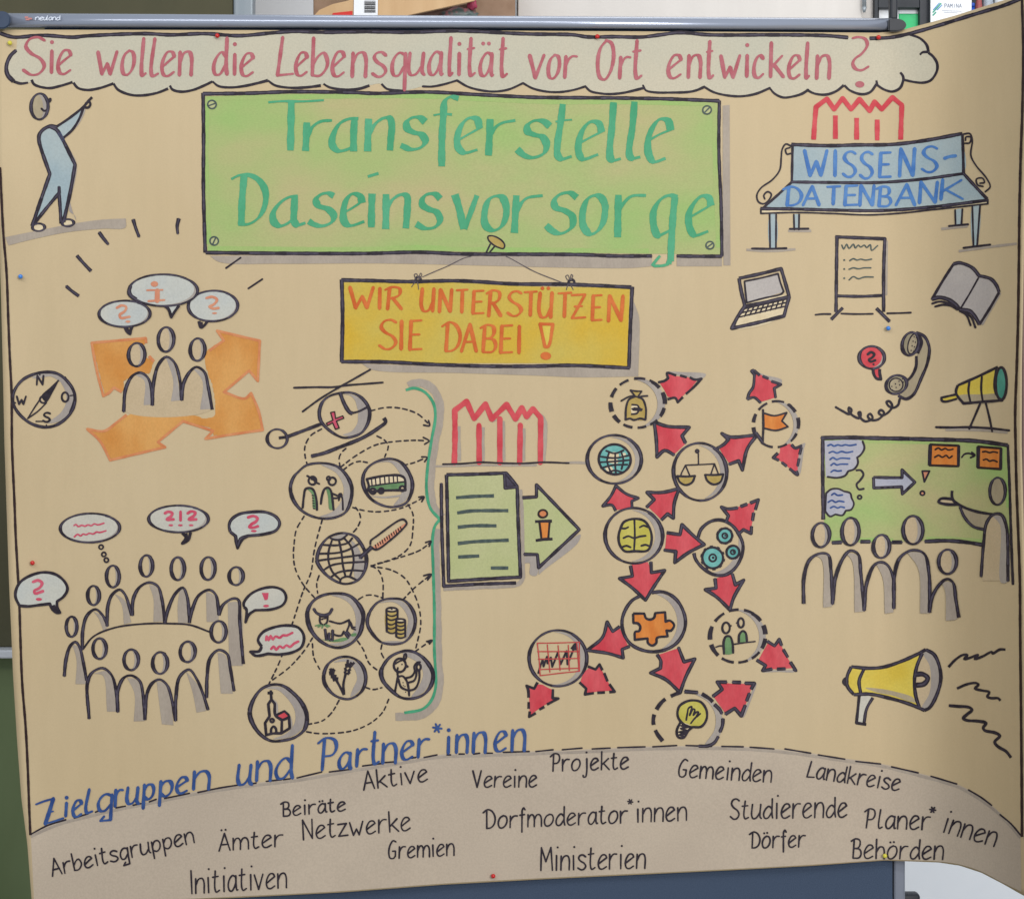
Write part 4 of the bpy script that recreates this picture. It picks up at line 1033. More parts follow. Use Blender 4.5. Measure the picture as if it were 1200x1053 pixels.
# ---- round table group
T(60, 590, 4.05)
people(((97, 583, 25, 48), (201, 435, 28, 45), (293, 345, 30, 52), (452, 295, 30, 50), (601, 308, 32, 53), (745, 307, 33, 54), (878, 343, 33, 43), (230, 687, 32, 48), (380, 740, 35, 48), (517, 755, 35, 52), (648, 702, 36, 48), (795, 607, 36, 50)), ("62 818 70 740 90 675 115 655 135 680 150 740 168 838", "148 690 150 600 170 530 210 500 245 530 268 580", "265 580 270 480 290 430 325 407 350 430 382 530", "385 530 390 450 420 395 465 373 505 390 525 450 540 565", "540 562 555 500 590 425 625 398 645 440 657 565", "655 565 670 500 700 435 750 408 780 430 797 530", "795 528 815 480 860 450 888 455 895 560 912 760", "180 1020 172 850 195 800 245 779 285 810 305 870 316 988", "316 988 318 880 345 825 380 814 420 840 435 900 445 1025", "445 1025 455 900 480 850 515 833 550 860 575 940 590 1030", "590 1030 592 920 610 820 655 786 690 830 720 900 745 978", "738 920 740 820 755 730 795 693 835 712 850 780 868 888"), ("100 667 120 740 115 855 165 855 152 760 132 682 100 667", "200 510 225 545 250 608 268 582 240 532 200 510", "300 425 335 480 345 572 380 562 350 460 300 425", "465 385 485 450 485 560 530 558 518 450 495 390 465 385", "610 410 600 480 602 565 650 565 642 440 625 405 610 410", "735 415 738 560 792 560 795 525 778 440 735 415", "838 468 845 768 910 768 890 470 838 468", "200 805 245 815 265 985 315 985 302 870 268 795 200 805", "360 825 395 900 392 1032 442 1030 430 890 405 835 360 825", "500 842 525 1045 580 1050 565 930 535 850 500 842", "640 795 670 890 690 990 735 982 702 870 640 795", "790 705 805 900 862 900 845 780 822 715 790 705"), .00005, under=None, sh='grey')
d = Drawing('drawn_table'); d.ink("150 690 200 630 300 588 430 570 560 568 660 575 750 607", 2.2); d.build()
PT = dict(c='pinktxt', role='letter', sub='lettering', core=False)
d = bubble((185, 115, 142, 68), (), f='bubble'); d.inks(1.9, "108 103 118 98 128 108 145 102 160 106 175 100 190 104 205 95 220 100 250 92", "110 157 125 145 140 152 152 143 165 147 180 140 200 143 215 134 230 136 260 128", **PT)
for x, y in ((237, 205), (250, 240), (262, 267)): d.oval(x, y, 10, 10, 2.0)
d.build()
d = bubble((605, 72, 140, 64), ("622 138 640 160 622 188 650 172 662 135", "640 140 645 165"), f='bubble')
d.inks(3.4, "540 45 555 38 574 44 570 58 550 74 580 74", "614 38 614 78", "648 45 665 36 684 42 678 56 654 74 688 74", **PT)
for x in (568, 613, 664): d.blot(x, 102, 11, 5, 'pinktxt', 'letter', 'lettering')
d.build()
T(220, 590, 5.0125)
d = bubble(None, ("280 190 285 230 293 260 / 320 210 355 188",), "250 165 243 130 255 95 300 62 380 48 460 50 520 78 540 115 520 155 450 178 355 188 / 310 205 293 250 282 190 / 250 165", 'bubbleb')
d.ink("355 80 385 72 410 85 400 105 375 120 362 136 385 140 412 132", 3.4, **PT); d.blot(388, 160, 17, 7, 'pinktxt', 'letter', 'lettering'); d.build()
d = bubble(None, (), "330 605 330 580 370 530 440 497 510 490 560 510 578 550 560 592 500 618 395 625 / 360 650 340 695 / 345 620 330 605", 'bubble', 3.2)
d.fill("435 523 475 523 / 468 562 452 566 / 435 523", 'pinktxt', 'letter', 'lettering', None); d.blot(460, 600, 17, 8, 'pinktxt', 'letter', 'lettering'); d.build()
d = bubble(None, (), "435 838 413 800 440 755 500 727 580 714 650 727 682 775 670 838 620 870 540 884 470 880 / 430 890 395 890 368 868 / 420 865 435 838", 'bubble', 3.4)
d.ink("460 800 464 778 475 800 487 775 500 796 515 778 540 786 560 772 580 773 615 757", 2.8, **PT); d.ink("490 852 505 838 520 856 540 836 560 846 580 830 600 840 625 820 650 808", 2.8, **PT); d.build()
T(0, 590, 6.58)
d = bubble(None, ("385 775 405 815 440 840 465 838", "412 780 430 825 455 835"), "150 785 120 720 125 660 160 600 250 547 350 528 440 550 505 610 520 660 490 715 440 752 / 440 795 462 838 / 410 820 385 770 / 300 780 220 790 150 785", 'bubbleb', 3.4, z=.0002)
d.ink("255 602 295 590 325 612 302 650 265 670 270 690 330 674", 3.4, **PT); d.blot(300, 736, 24, 12, 'pinktxt', 'letter', 'lettering'); d.build()

# ---- network on the left: sketches in circles
def ring(name, pts, w=4, shade=None, z=.0001):
    d = Drawing(name, z); d.ink(pts, w * 1.1, nib=(10, .6)); return d
T(340, 450, 10.53)
d = ring('helicopter', "370 430 360 340 400 220 480 150 600 113 750 104 860 150 950 250 982 340 960 480 880 600 760 650 660 660 560 620 450 540 390 470 370 430", 4.2)
d.shade("640 125 750 125 850 170 930 260 945 290 / 850 330 800 200 740 140 640 125", 'greyb'); d.shade("945 300 955 400 930 500 860 600 760 640 650 625 760 580 830 480 850 340 945 300", 'greyb')
d.ink("620 115 650 200 700 300 740 350 770 360", 4.6); d.ink("760 358 850 335 945 287", 2.6)
d.fill("500 350 550 340 / 560 425 / 650 392 / 662 420 / 570 455 / 605 540 / 560 556 / 525 475 / 462 510 / 448 482 / 525 445 / 500 350", 'pinktxt', 'fill2'); d.ink("500 350 550 340 / 560 425 / 650 392 / 662 420 / 570 455 / 605 540 / 560 556 / 525 475 / 462 510 / 448 482 / 528 445 / 500 350", 1.6, 'brown')
T(280, 420, 4.3875)
d.ink("283 150 400 147 480 147 560 137 650 130 740 123", 2.4); d.ink("328 272 420 205 520 145 600 100 675 57", 2.4); d.ink("245 403 320 375 425 335", 4); d.oval(197, 412, 51, 49, 3.6); d.ink("205 408 245 403", 3.4)
d.ink("372 502 440 485 500 462 640 405 720 355 755 325 745 305", 4.4); d.build()
T(335, 530, 6.58)
d = ring('elderly_couple', "95 150 160 98 290 82 400 110 470 180 508 270 500 370 460 460 380 500 270 508 140 460 60 370 35 270 60 190 95 150", 4.2)
d.shade("270 92 390 115 460 190 495 270 490 365 450 450 380 490 260 495 360 455 425 380 445 270 390 160 270 92", 'greyb')
d.fill("160 278 190 275 215 300 235 360 238 435 / 212 435 200 320 160 278", 'darkg', 'fill2'); d.fill("310 280 345 285 355 340 368 440 / 338 440 325 340 310 280", 'darkg', 'fill2')
d.oval(205, 217, 30, 30, 2.6); d.inks(2.2, "165 180 185 190 210 198", "215 190 222 222 258 242", "197 205 220 212"); d.ink("130 425 140 330 152 282 190 274 215 292 235 360 240 440", 2.8)
d.oval(358, 222, 28, 29, 2.6); d.oval(330, 200, 14, 14, 2.2); d.ink("270 395 280 330 300 280 325 271 345 290 368 440", 2.8); d.inks(2.2, "350 310 380 325 405 333 425 318", "365 352 400 350 415 338 408 368", "425 328 435 350 440 440"); d.oval(420, 328, 11, 11, 2)
for i in range(6): d.ink(f"{203+i*2} {330+i*20} {213+i*2} {333+i*20}", 1.4)
d.build()
d = ring('bus', "620 130 690 75 800 48 880 70 940 140 975 230 965 320 925 390 830 420 740 405 650 350 600 260 595 190 620 130", 4.2)
d.shade("700 80 800 60 870 80 930 150 960 230 950 320 910 380 830 408 880 340 905 240 860 130 800 75 700 80", 'greyb'); d.shade("650 335 760 338 900 318 930 292 940 312 900 335 760 352 650 335", 'greyb')
d.fill("632 265 760 244 918 225 / 918 275 880 288 640 300 / 632 265", 'darkg', 'fill2'); d.fill("628 208 760 184 880 182 912 200 916 224 / 760 242 634 262 / 628 208", 'cream', 'fill2')
d.ink("630 300 640 258 625 205 / 760 180 880 178 915 200 922 290 / 780 292 640 302", 3); d.ink("635 262 760 243 915 225", 1.8)
for st in ("660 202 665 256", "690 197 695 252", "725 191 728 247", "760 185 765 242", "795 182 797 238", "828 180 832 234", "858 180 862 230"): d.ink(st, 1.6)
for x, y, r in ((672, 298, 21), (735, 295, 19), (898, 278, 19)): d.oval(x, y, r, r, 2.6, fillc='tone', fr='fill2')
d.build()
d = ring('globe', "240 830 260 740 320 660 400 625 460 622 530 645 590 720 620 800 612 900 560 980 470 1012 400 998 310 940 255 870 240 830", 4.2)
d.shade("505 680 545 715 580 780 605 850 590 940 550 990 530 960 525 860 525 780 505 680", 'greyb'); d.shade("350 660 380 645 420 632 475 632 430 665 380 672 350 660", 'greyb')
d.inks(2.4, "345 660 380 672 430 668 475 632", "355 678 330 760 330 840 360 920 420 980", "410 675 430 780 440 870 460 955", "450 660 500 720 520 790 520 870 495 955", "290 712 400 714 480 695 512 660", "255 780 400 772 480 750 560 705", "252 832 400 812 500 800 600 785", "285 910 350 870 440 852 605 842", "345 962 400 925 500 908 592 912", "415 1000 430 970 480 955 545 982")
d.build()
d = Drawing('thermometer', .0005)
d.fill("660 735 690 712 790 640 925 545 900 590 800 670 715 742 685 748 660 735", 'orangesoft'); d.ink("652 705 655 680 700 645 880 520 912 517 932 545 900 590 800 680 720 740 690 748 650 722", 2.4); d.ink("658 732 610 775 570 812", 5)
for i in range(12): x = 690 + i * 17.5; y = 712 - i * 12.6; d.ink(f"{x} {y} {x+7} {y+ (26 if i%3==0 else 18)}", 1.3, 'brown')
d.build()
T(350, 680, 6.58)
d = ring('cow', "70 230 110 160 180 115 290 98 390 115 460 180 498 260 490 340 470 410 410 480 320 516 240 505 150 450 90 370 68 290 70 230", 5)
d.shade("250 112 330 110 400 135 455 190 482 260 478 340 455 410 400 470 320 502 240 488 340 470 420 400 440 300 410 200 340 140 250 112", 'greyb')
d.fill("180 452 260 458 350 438 385 448 350 465 260 472 180 452", 'darkg', 'fill2'); d.fill("405 412 445 405 442 425 405 428 405 412", 'darkg', 'fill2')
d.ink("115 215 140 250 190 266 235 255 260 215", 4.4, taper=(.8, .8)); d.inks(2.4, "165 270 165 320 190 342 218 322 224 275", "165 275 222 278", "240 312 320 330 390 303", "385 303 405 330 412 365", "388 310 390 340 370 400 378 425", "262 382 265 405 285 420 330 422 348 392")
d.inks(1.8, "178 298 188 294", "198 292 208 290", "412 355 435 360", "412 368 438 378", "410 360 402 345"); d.inks(3.6, "203 372 210 420 216 460", "235 402 236 450 250 460", "262 380 262 430 258 465", "355 395 370 420 385 442", "370 395 385 410 395 425")
d.inks(1.7, "130 348 160 340", "150 358 175 343", "190 345 180 364", "205 345 225 358", "212 340 240 350", c='darkg', sub='coloured_line'); d.build()
d = ring('coin_stacks', "545 250 600 175 660 145 740 138 810 150 870 210 900 300 880 400 820 470 740 490 640 475 570 410 530 330 545 250", 4)
d.shade("620 172 700 150 790 155 850 210 885 300 868 390 820 450 830 380 845 300 800 210 730 165 620 172", 'greyb'); d.shade("650 470 720 465 800 470 740 482 650 470", 'greyb')
d.fill("678 225 760 225 762 300 748 320 750 400 715 408 680 392 678 225", 'gold', 'fill2'); d.fill("752 312 820 312 822 430 786 442 752 430 752 312", 'gold', 'fill2')
d.oval(718, 224, 42, 15, 2.4, fillc='cream', fr='fill2'); d.inks(2.6, "677 225 678 320 680 392", "762 225 763 298"); d.inks(2.0, "680 258 692 267 705 272 718 274 732 272 746 267 760 258", "680 290 691 298 703 303 715 305 728 303 742 298 756 290", "680 325 689 333 699 338 710 340 722 339 734 334 748 326", "680 358 689 366 699 370 710 372 722 370 734 366 748 358", "680 390 692 398 703 404 715 406 727 406 738 402 750 396"); d.blot(718, 222, 10, 4)
d.oval(786, 309, 35, 14, 2.4, fillc='cream', fr='fill2'); d.inks(2.6, "752 312 753 430", "821 312 822 430"); d.inks(2.0, "753 340 764 347 775 351 786 352 797 351 809 347 820 340", "753 370 764 377 775 381 786 382 797 381 809 377 820 370", "753 400 764 407 775 411 786 412 797 411 809 407 820 400", "753 430 764 437 775 441 786 442 798 441 810 437 822 430"); d.build()
d = ring('wheat_ears', "195 720 230 640 310 592 400 590 470 630 510 700 516 780 480 860 400 910 330 906 260 870 200 790 195 720", 4.2)
d.shade("270 630 330 605 400 605 460 640 495 705 500 780 468 850 400 895 420 830 450 760 430 680 370 625 270 630", 'greyb')
d.ink("290 765 320 820 350 880", 3); d.ink("362 720 345 800 350 880", 3)
for x, y, a in ((250, 690, 60), (262, 712, 10), (246, 712, 80), (278, 735, 10), (258, 735, 80), (292, 755, 5), (272, 760, 70), (268, 690, 40)): d.ink(f"{x-14*math.cos(R(a)):.0f} {y-16*math.sin(R(a)):.0f} {x+14*math.cos(R(a)):.0f} {y+16*math.sin(R(a)):.0f}", 3.4)
for x, y, a in ((378, 625, -80), (400, 640, -45), (368, 655, -100), (400, 662, -40), (362, 685, -110), (390, 690, -40), (360, 712, -110), (385, 712, -40), (382, 650, -75), (420, 640, -40)): d.ink(f"{x-13*math.cos(R(a)):.0f} {y-16*math.sin(R(a)):.0f} {x+13*math.cos(R(a)):.0f} {y+16*math.sin(R(a)):.0f}", 3)
d.build()
d = ring('feathered_person', "645 670 700 592 780 550 850 540 930 570 1000 640 1037 720 1020 810 960 880 870 909 790 900 720 850 650 770 635 710 645 670", 5)
d.shade("800 560 860 552 930 585 990 650 1020 725 1005 800 950 868 870 896 930 810 960 720 930 640 800 560", 'greyb')
d.oval(780, 652, 46, 52, 2.8); d.inks(2.2, "742 642 780 620 824 605", "765 672 760 700", "810 605 815 572 826 563 830 592 815 612"); d.blot(797, 645, 6, 6); d.ink("828 652 842 662 830 665", 2.2)
d.inks(2.6, "760 700 765 735", "765 740 755 790 740 875", "765 742 800 735 832 770 848 830 852 885", "768 755 790 820 848 848", "830 750 870 738 895 700 892 660 915 632 935 628", "850 785 890 770 905 740 910 690", "852 848 900 830 930 760 930 690"); d.oval(926, 666, 16, 24, 2.6)
for x, y in ((805, 785), (820, 815), (808, 808), (825, 858)): d.blot(x, y, 4, 5)
d.build()
T(280, 780, 7.5)
d = ring('church', "95 400 130 290 200 200 290 163 380 170 470 230 550 320 596 430 580 550 500 622 400 652 280 656 180 590 110 480 95 400", 5)
d.shade("230 195 300 178 380 188 460 245 535 330 578 430 560 540 490 605 400 635 300 640 420 590 490 500 490 390 430 290 340 210 230 195", 'greyb'); d.shade("300 290 335 320 345 420 / 330 425 315 330 300 290", 'greyb'); d.shade("400 398 450 430 468 535 450 545 440 440 400 398", 'greyb')
d.fill("330 432 400 398 / 437 440 378 470 / 330 432", 'redfill', 'fill2'); d.ink("322 434 400 396 / 440 440 378 472 322 434", 3)
d.inks(3.2, "280 212 285 292", "252 236 300 238"); d.ink("285 293 258 335 / 270 440 / 230 500 / 240 605 / 300 592 375 590 / 378 470 / 322 434 315 330 / 285 293", 3.2); d.ink("375 590 447 545 / 440 440", 3.2); d.oval(292, 478, 15, 15, 2.6); d.ink("282 595 285 550 305 530 325 550 328 590", 3); d.build()

# ---- dotted network lines
DS = (4.4, 3.6)
T(280, 420, 4.3875)
for st in ("425 362 370 395 340 450 340 500 352 548", "520 555 515 510 530 480 550 462", "520 560 600 500 700 445 770 430 900 420 965 422", "540 570 580 540 620 528 660 534", "680 268 750 252 830 255 920 285 970 330", "710 398 750 420 768 450 750 505", "850 547 900 535 960 510", "585 765 640 780 720 787 830 770 900 740 945 715", "600 765 620 795 625 830 600 880 570 905", "335 810 295 880 283 960 280 1010 290 1080 330 1160 390 1230", "428 830 400 930 385 1000 370 1100 330 1195 280 1345 210 1555 155 1670", "870 750 895 800 895 870 880 960 830 1010 760 1040 690 1058", "680 1065 800 1030 930 985 985 945"): Drawing('dashed_link', -.00005).ink(st, 1.9, dash=DS).build()
T(280, 640, 4.3875)
for st in ("680 98 720 125 740 180 740 262", "680 102 780 120 850 160 890 220 925 310 935 400 920 480 905 540", "845 272 900 215 980 150", "905 540 985 485", "615 272 650 252 690 250 740 265", "610 485 640 530 670 600 730 648", "735 505 730 540 755 590", "655 725 690 735 735 725", "515 790 480 850 430 895 350 915", "770 785 740 850 680 905 590 945 480 960 400 960 340 950", "378 470 340 530 260 620 160 695", "378 500 385 570 415 630", "412 150 400 190 405 240"): Drawing('dashed_link', -.00005).ink(st, 1.9, dash=DS).build()
T(280, 420, 4.3875)
for st in ("975 318 980 345 950 342", "948 405 978 423 955 440", "940 505 968 508 955 530", "925 712 952 710 940 735", "960 945 988 938 978 965"): Drawing('arrow_tip').ink(st, 2.0).build()
T(280, 640, 4.3875)
for st in ("950 150 988 143 970 172", "965 488 992 482 980 500"): Drawing('arrow_tip').ink(st, 2.2).build()

# ---- curly brace
d = Drawing('curly_brace', -.00003)
T(280, 420, 4.3875)
G_ = dict(c='grey', role='shade', sub='marker_shadow', core=False)
d.ink("872 142 905 126 950 128 1000 160 1030 225 1032 310 1010 420 992 540 985 680 1000 760 1042 815", 9.5, **G_); d.line("858 162 900 152 955 172 1000 230 1010 300 990 420 970 560 965 680 985 770 1030 822", 3.3, 'greenpen'); d.line("1035 825 1008 860 995 930 998 1053 1005 1300 1005 1500 1012 1625 1012 1685 990 1755 945 1800 850 1820", 3.3, 'greenpen')
T(280, 640, 4.3875)
d.ink("1018 -90 1012 0 1020 300 1026 600 1032 720 1000 820 930 868 805 875", 9, **G_); d.build()

# ---- jagged red house marks (two)
T(490, 440, 4.05)
d = Drawing('red_house_mark')
d.inks(5, "190 240 194 405", "232 135 275 212", "330 150 362 218", "430 150 472 215", "500 170 525 205", "556 172 597 210 595 405", "305 245 306 405", "402 215 404 405", "500 250 498 405", **G_); d.ink("78 430 200 428 300 424 420 426 560 425", 2.4, **G_); d.ink("700 414 750 412 800 415", 3, **G_)
d.inks(6.4, "172 412 175 300 174 165 / 230 122 / 266 205 / 320 134 / 350 206 / 420 137 / 462 206 / 492 152 / 515 195 / 545 157 / 582 200 / 580 412", "289 235 290 412", "388 205 388 412", "485 235 482 412", c='red', sub='coloured_line', caps=True)
d.ink("118 420 200 418 300 411 400 415 500 416 600 411 715 415", 2.2); d.build()
T(860, 100, 3.5294)
d = Drawing('red_house_mark')
d.inks(5.6, "330 225 334 160 340 90 / 385 56 / 415 100 / 450 54 / 485 100 / 520 58 / 562 106 / 582 68 / 612 100 / 656 50 / 695 82 / 692 160 690 225", "420 125 420 222", "508 135 508 225", "593 142 593 228", c='red', sub='coloured_line'); d.build()

# ---- documents and info arrow
T(490, 440, 4.05)
d = Drawing('document_sheets', .00012)
d.poly("138 472 408 464 412 532 470 530 484 953 150 972", 'docg'); d.ink("120 1010 300 1002 470 990 490 975 498 955", 5, **G_); d.ink("486 540 492 620 500 960", 4, **G_)
d.fill("412 470 466 526 415 532 412 470", 'inkcore', 'fill2')
d.ink("110 510 112 700 122 998 / 300 988 465 983", 4); d.ink("135 470 250 468 418 462 / 470 525 / 475 700 486 955 / 300 965 145 975 / 140 700 135 470", 4.2); d.ink("410 464 413 533 / 470 528", 4)
for st in ("180 579 260 573 360 570", "185 651 250 642 428 640", "188 719 260 712 372 712", "188 796 260 788 430 780", "190 860 290 855", "345 912 428 912"): d.ink(st, 4.0, 'inkgreen', core=False)
d.build()
d = Drawing('info_arrow', .00006)
d.poly("498 577 562 577 566 527 755 730 574 898 568 850 502 848", 'docg'); d.fill("572 915 770 752 760 790 600 920 572 945 / 572 915", 'greyb', 'shade', 'marker_shadow'); d.fill("505 860 565 860 562 948 530 942 530 890 505 888 505 860", 'greyb', 'shade', 'marker_shadow')
d.ink("495 579 562 575 / 562 518 / 765 730 / 572 910 / 566 848 / 502 847", 4.0); d.oval(592, 655, 21, 18, 2.4, fillc='orangeline', c='brown'); d.poly("578 697 622 697 618 768 582 772", 'orangefill', 'fill2'); d.inks(2.6, "576 697 585 770", "624 697 618 768", c='brown'); d.ink("555 692 600 690 635 690", 3.4, core=False); d.ink("558 782 600 776 638 775", 3.4, core=False); d.build()

# ---- right hand network
def arrow(pts, dashed=False, z=0, w=3.6, sh=None):
    d = Drawing('red_arrow', z); d.poly(pts, 'redfill', rough=.25)
    if sh: d.fill(sh, 'greyb', 'shade', 'marker_shadow')
    return d
def outline(d, *sts, w=3.6, dash=None):
    for st in sts:
        if dash: d.ink(st, w, dash=dash, core=False)
        else: d.ink(st, w, core=w > 3.3)
    return d.build()
DA = (9, 3.2)
T(680, 420, 4.4444)
outline(arrow("455 82 500 92 560 98 610 112 570 165 505 218 495 205 455 200 438 165 415 128 455 112", sh="450 68 520 70 655 82 635 105 560 95 500 85 450 68"), "405 124 440 116 458 102 / 452 75 500 88", "520 88 555 98", "570 98 595 110 632 105 / 590 150 550 185", "535 200 508 228 / 495 205 455 212", w=3.0)
outline(arrow("912 78 960 92 1038 138 1012 152 1012 205 942 225 905 200 880 205 900 150", sh="905 62 960 85 1050 112 1040 140 960 95 905 62"), "905 60 892 65 / 908 85 / 900 150 880 180 870 212", "870 212 905 202 940 230", "905 62 935 88", "950 92 980 105", "995 118 1045 135 / 1010 155 / 1018 205", w=3.4)
outline(arrow("1042 462 1092 442 1118 465 1152 460 1132 600 1092 572 1060 545 1012 515 1040 490", sh="1150 450 1172 440 1165 470 1145 600 1135 612 1150 450"), "1100 448 1120 466 1155 452", "1152 462 1142 500", "1140 520 1132 560", "1125 585 1132 605 1090 572", "1075 560 1050 540", "1035 530 1005 515 / 1030 492", w=3.6)
outline(arrow("390 342 450 358 560 362 528 402 550 442 490 498 440 480 402 510 396 420"), "548 440 530 402 / 568 358 / 450 352 385 330 / 396 420 400 512 / 440 478 490 502", w=4.2)
outline(arrow("742 395 780 410 905 400 868 470 845 570 825 530 775 545 725 472 768 425"), "712 468 750 445 772 420 / 738 390 / 780 408 920 398 / 870 470 845 580 / 825 532 / 775 550", w=4.2)
T(680, 560, 4.4444)
outline(arrow("186 50 240 88 292 106 268 120 270 155 180 168 160 140 125 142 160 92"), "185 170 165 140 118 145 / 160 92 186 40 / 240 82 302 104 / 268 120 / 270 152", w=3.6)
outline(arrow("355 78 430 76 508 60 488 130 482 200 455 185 420 215 352 150 385 112"), "345 152 385 112 / 348 74 / 430 74 515 54 / 490 130 485 208 / 455 186 / 422 218", w=4.2)
outline(arrow("450 290 520 296 534 250 635 345 494 435 496 380 440 372"), "450 284 520 294 / 530 242 / 590 300 645 345 / 560 390 492 440 / 498 382 / 435 374", w=4.2)
outline(arrow("742 155 770 165 920 118 902 190 888 280 850 268 822 288 768 232 772 190"), "758 232 772 195 / 735 150 / 770 160 820 155", "835 148 870 135", "885 130 928 112 / 912 165", "903 180 897 222", "892 250 890 288 / 850 268 / 822 292", w=3.9)
outline(arrow("268 450 352 438 372 490 435 480 380 570 340 628 270 568 212 524 272 508"), "262 455 272 510 / 205 522 / 270 570 340 635 / 380 570 440 480 / 370 492 / 368 435", w=4.0)
outline(arrow("708 520 795 500 808 552 845 532 800 620 780 675 710 612 660 580 708 572"), "702 522 708 572 / 652 580 / 710 618 780 685 / 800 620 852 530 / 808 555 / 792 498", w=4.2)
T(600, 670, 5)
outline(arrow("630 328 590 350 560 302 530 385 450 452 560 468 645 490 645 450 680 430 655 380"), "632 318 590 348 / 558 292 / 530 382 440 458 / 560 475 652 502 / 645 452 / 690 434", w=3.9)
outline(arrow("855 485 975 445 1008 522 1060 515 1020 605 985 690 900 615 822 588 870 562"), "850 482 872 520 870 562 / 812 590 / 900 628 985 705 / 1020 610 1072 508 / 1008 525 / 975 440", w=4.2)
outline(arrow("145 655 130 685 92 672 102 745 102 840 180 785 262 742 232 735 238 690 180 660"), "150 645 130 682 / 85 665 / 95 690 98 735", "98 760 98 800", "105 815 100 848 / 140 825", "160 805 190 788", "205 775 272 740 / 238 738 / 240 685", w=3.2)
outline(arrow("450 562 490 575 512 545 550 620 595 695 500 700 435 710 435 680 400 645 420 590"), "445 552 490 570 / 513 540 / 530 575", "540 590 560 640", "570 655 602 700 / 570 702", "545 704 500 706", "480 708 428 716 / 435 682 / 395 645", w=3.2)
T(740, 690, 5.4545)
outline(arrow("872 345 915 365 945 325 980 410 1035 505 940 510 842 515 858 485 815 445 840 400", sh="835 530 850 518 940 518 1055 520 1040 530 940 528 835 530"), "868 332 915 362 / 945 320 / 960 360", "970 385 1000 435", "1015 465 1052 520 / 1035 510", "985 508 930 510", "900 510 838 520 / 858 487 / 800 452", w=4.0)
outline(arrow("560 598 640 602 775 608 745 700 705 800 660 758 602 795 528 690 578 645", sh="790 605 800 600 760 720 715 820 705 812 750 710 790 605"), "520 685 580 640 / 548 592 / 610 594", "645 594 700 596", "725 600 785 602 / 765 640", "755 665 735 715", "728 740 702 808 / 660 760 / 600 798", w=4.4)

DC = (11.5, 5)
T(680, 420, 4.4444)
d = Drawing('money_bag', .0005); d.crescent(300, 232, 142, 128, -100, 85, .36, 'greyb', 1.0); d.oval(300, 232, 142, 128, 4.6, dash=DC)
d.fill("262 165 320 172 300 195 325 210 342 250 340 315 310 322 280 312 240 318 240 250 258 212 285 195 262 165", 'gold'); d.ink("262 165 290 170 320 170 / 302 196", 2); d.ink("262 166 285 194", 2); d.ink("214 220 250 200 275 194 300 200 325 196 350 194", 2); d.ink("285 198 255 212 240 250 236 318 / 260 312 280 320 310 312 340 318 / 342 260 325 212 300 200", 2.4)
d.fill("268 245 295 245 302 265 290 288 268 285 268 245", 'cream', 'fill2'); d.ink("270 240 300 245 305 265 295 285 268 290", 2.2); d.inks(2, "270 262 322 264", "275 268 318 270", "280 258 312 260"); d.build()
d = Drawing('globe'); d.crescent(178, 525, 140, 122, -100, 85, .25, 'greyb'); d.oval(178, 525, 143, 124, 4.2)
d.oval(180, 525, 83, 78, 2.8, fillc='teal')
for st in ("150 492 195 490 200 512 150 512 150 492", "145 525 195 525 195 545 145 540 145 525", "130 570 160 562 175 590 145 588 130 570", "215 495 235 492 235 515 215 515 215 495"): d.fill(st, 'cream', 'fill2', 'blank_patch', None)
d.inks(2.2, "135 480 180 494 225 478", "150 490 140 530 150 570 165 600", "182 492 182 550 186 600", "215 490 225 530 215 575", "105 510 180 518 250 505", "100 540 180 535 258 528", "108 570 170 555 245 552", "140 595 180 582 220 592"); d.build()
d = Drawing('scales'); d.crescent(625, 590, 142, 146, -95, 80, .3, 'greyb'); d.oval(625, 590, 140, 148, 4.2)
for st in ("505 612 560 614 598 610 / 582 645 548 658 518 642 505 612", "650 605 700 606 745 602 / 730 642 695 655 662 636 650 605"): d.fill(st, 'gold', 'fill2'); d.ink(st, 2.6)
d.oval(609, 482, 7, 7, 2.2); d.inks(1.7, "615 495 616 550", "545 612 525 610 548 555 / 620 552 700 548", "548 555 570 608", "698 550 680 604", "700 550 720 602"); d.build()
d = Drawing('flag', .0003); d.crescent(1020, 342, 118, 120, -95, 80, .3, 'greyb', 1.0); d.oval(1020, 342, 118, 120, 4, dash=DC)
d.fill("958 286 1010 298 1075 282 / 1050 325 / 1082 355 / 1020 372 958 362 / 958 286", 'orangefill', 'fill2'); d.ink("958 285 1010 298 1075 282 / 1050 325 / 1082 355 / 1020 374 956 362", 2.2); d.ink("952 268 954 350 950 435", 2.8); d.ink("915 385 950 435", 4); d.build()
T(680, 560, 4.4444)
d = Drawing('brain'); d.crescent(280, 300, 150, 140, -95, 95, .3, 'greyb'); d.oval(280, 300, 152, 142, 4.2)
bp_ = "210 262 228 228 282 212 332 222 362 262 372 320 352 375 282 380 232 380 205 345 200 300 210 262"
d.fill(bp_, 'olive', 'fill2'); d.ink(bp_, 3); d.inks(2.4, "282 214 284 300 280 380", "216 262 235 262 250 255", "225 312 250 302 280 312 310 304 340 300", "310 256 330 247 355 256", "216 360 240 352 262 360", "318 352 340 347 355 352"); d.build()
def gear(d, x, y, r, n, ph=0):
    for i in range(n):
        a = 6.2832 * i / n + ph; d.ink(f"{x+r*.98*math.cos(a):.1f} {y+r*.98*math.sin(a):.1f} {x+r*1.2*math.cos(a):.1f} {y+r*1.2*math.sin(a):.1f}", 3.6, core=False)
    d.oval(x, y, r, r, 2.8, fillc='teal', fr='fill2'); d.oval(x, y, r * .34, r * .34, 2.2, fillc='cream', role='letter'); d.blot(x + 2, y - 1, r * .13, r * .13)
d = Drawing('gears', -.00004); d.crescent(718, 365, 128, 143, -30, 110, .3, 'greyb'); d.ink("612 315 630 265 680 225 735 218 790 245 825 290 848 350 835 420 800 475 750 505 690 500 630 460 600 420 592 390", 4)
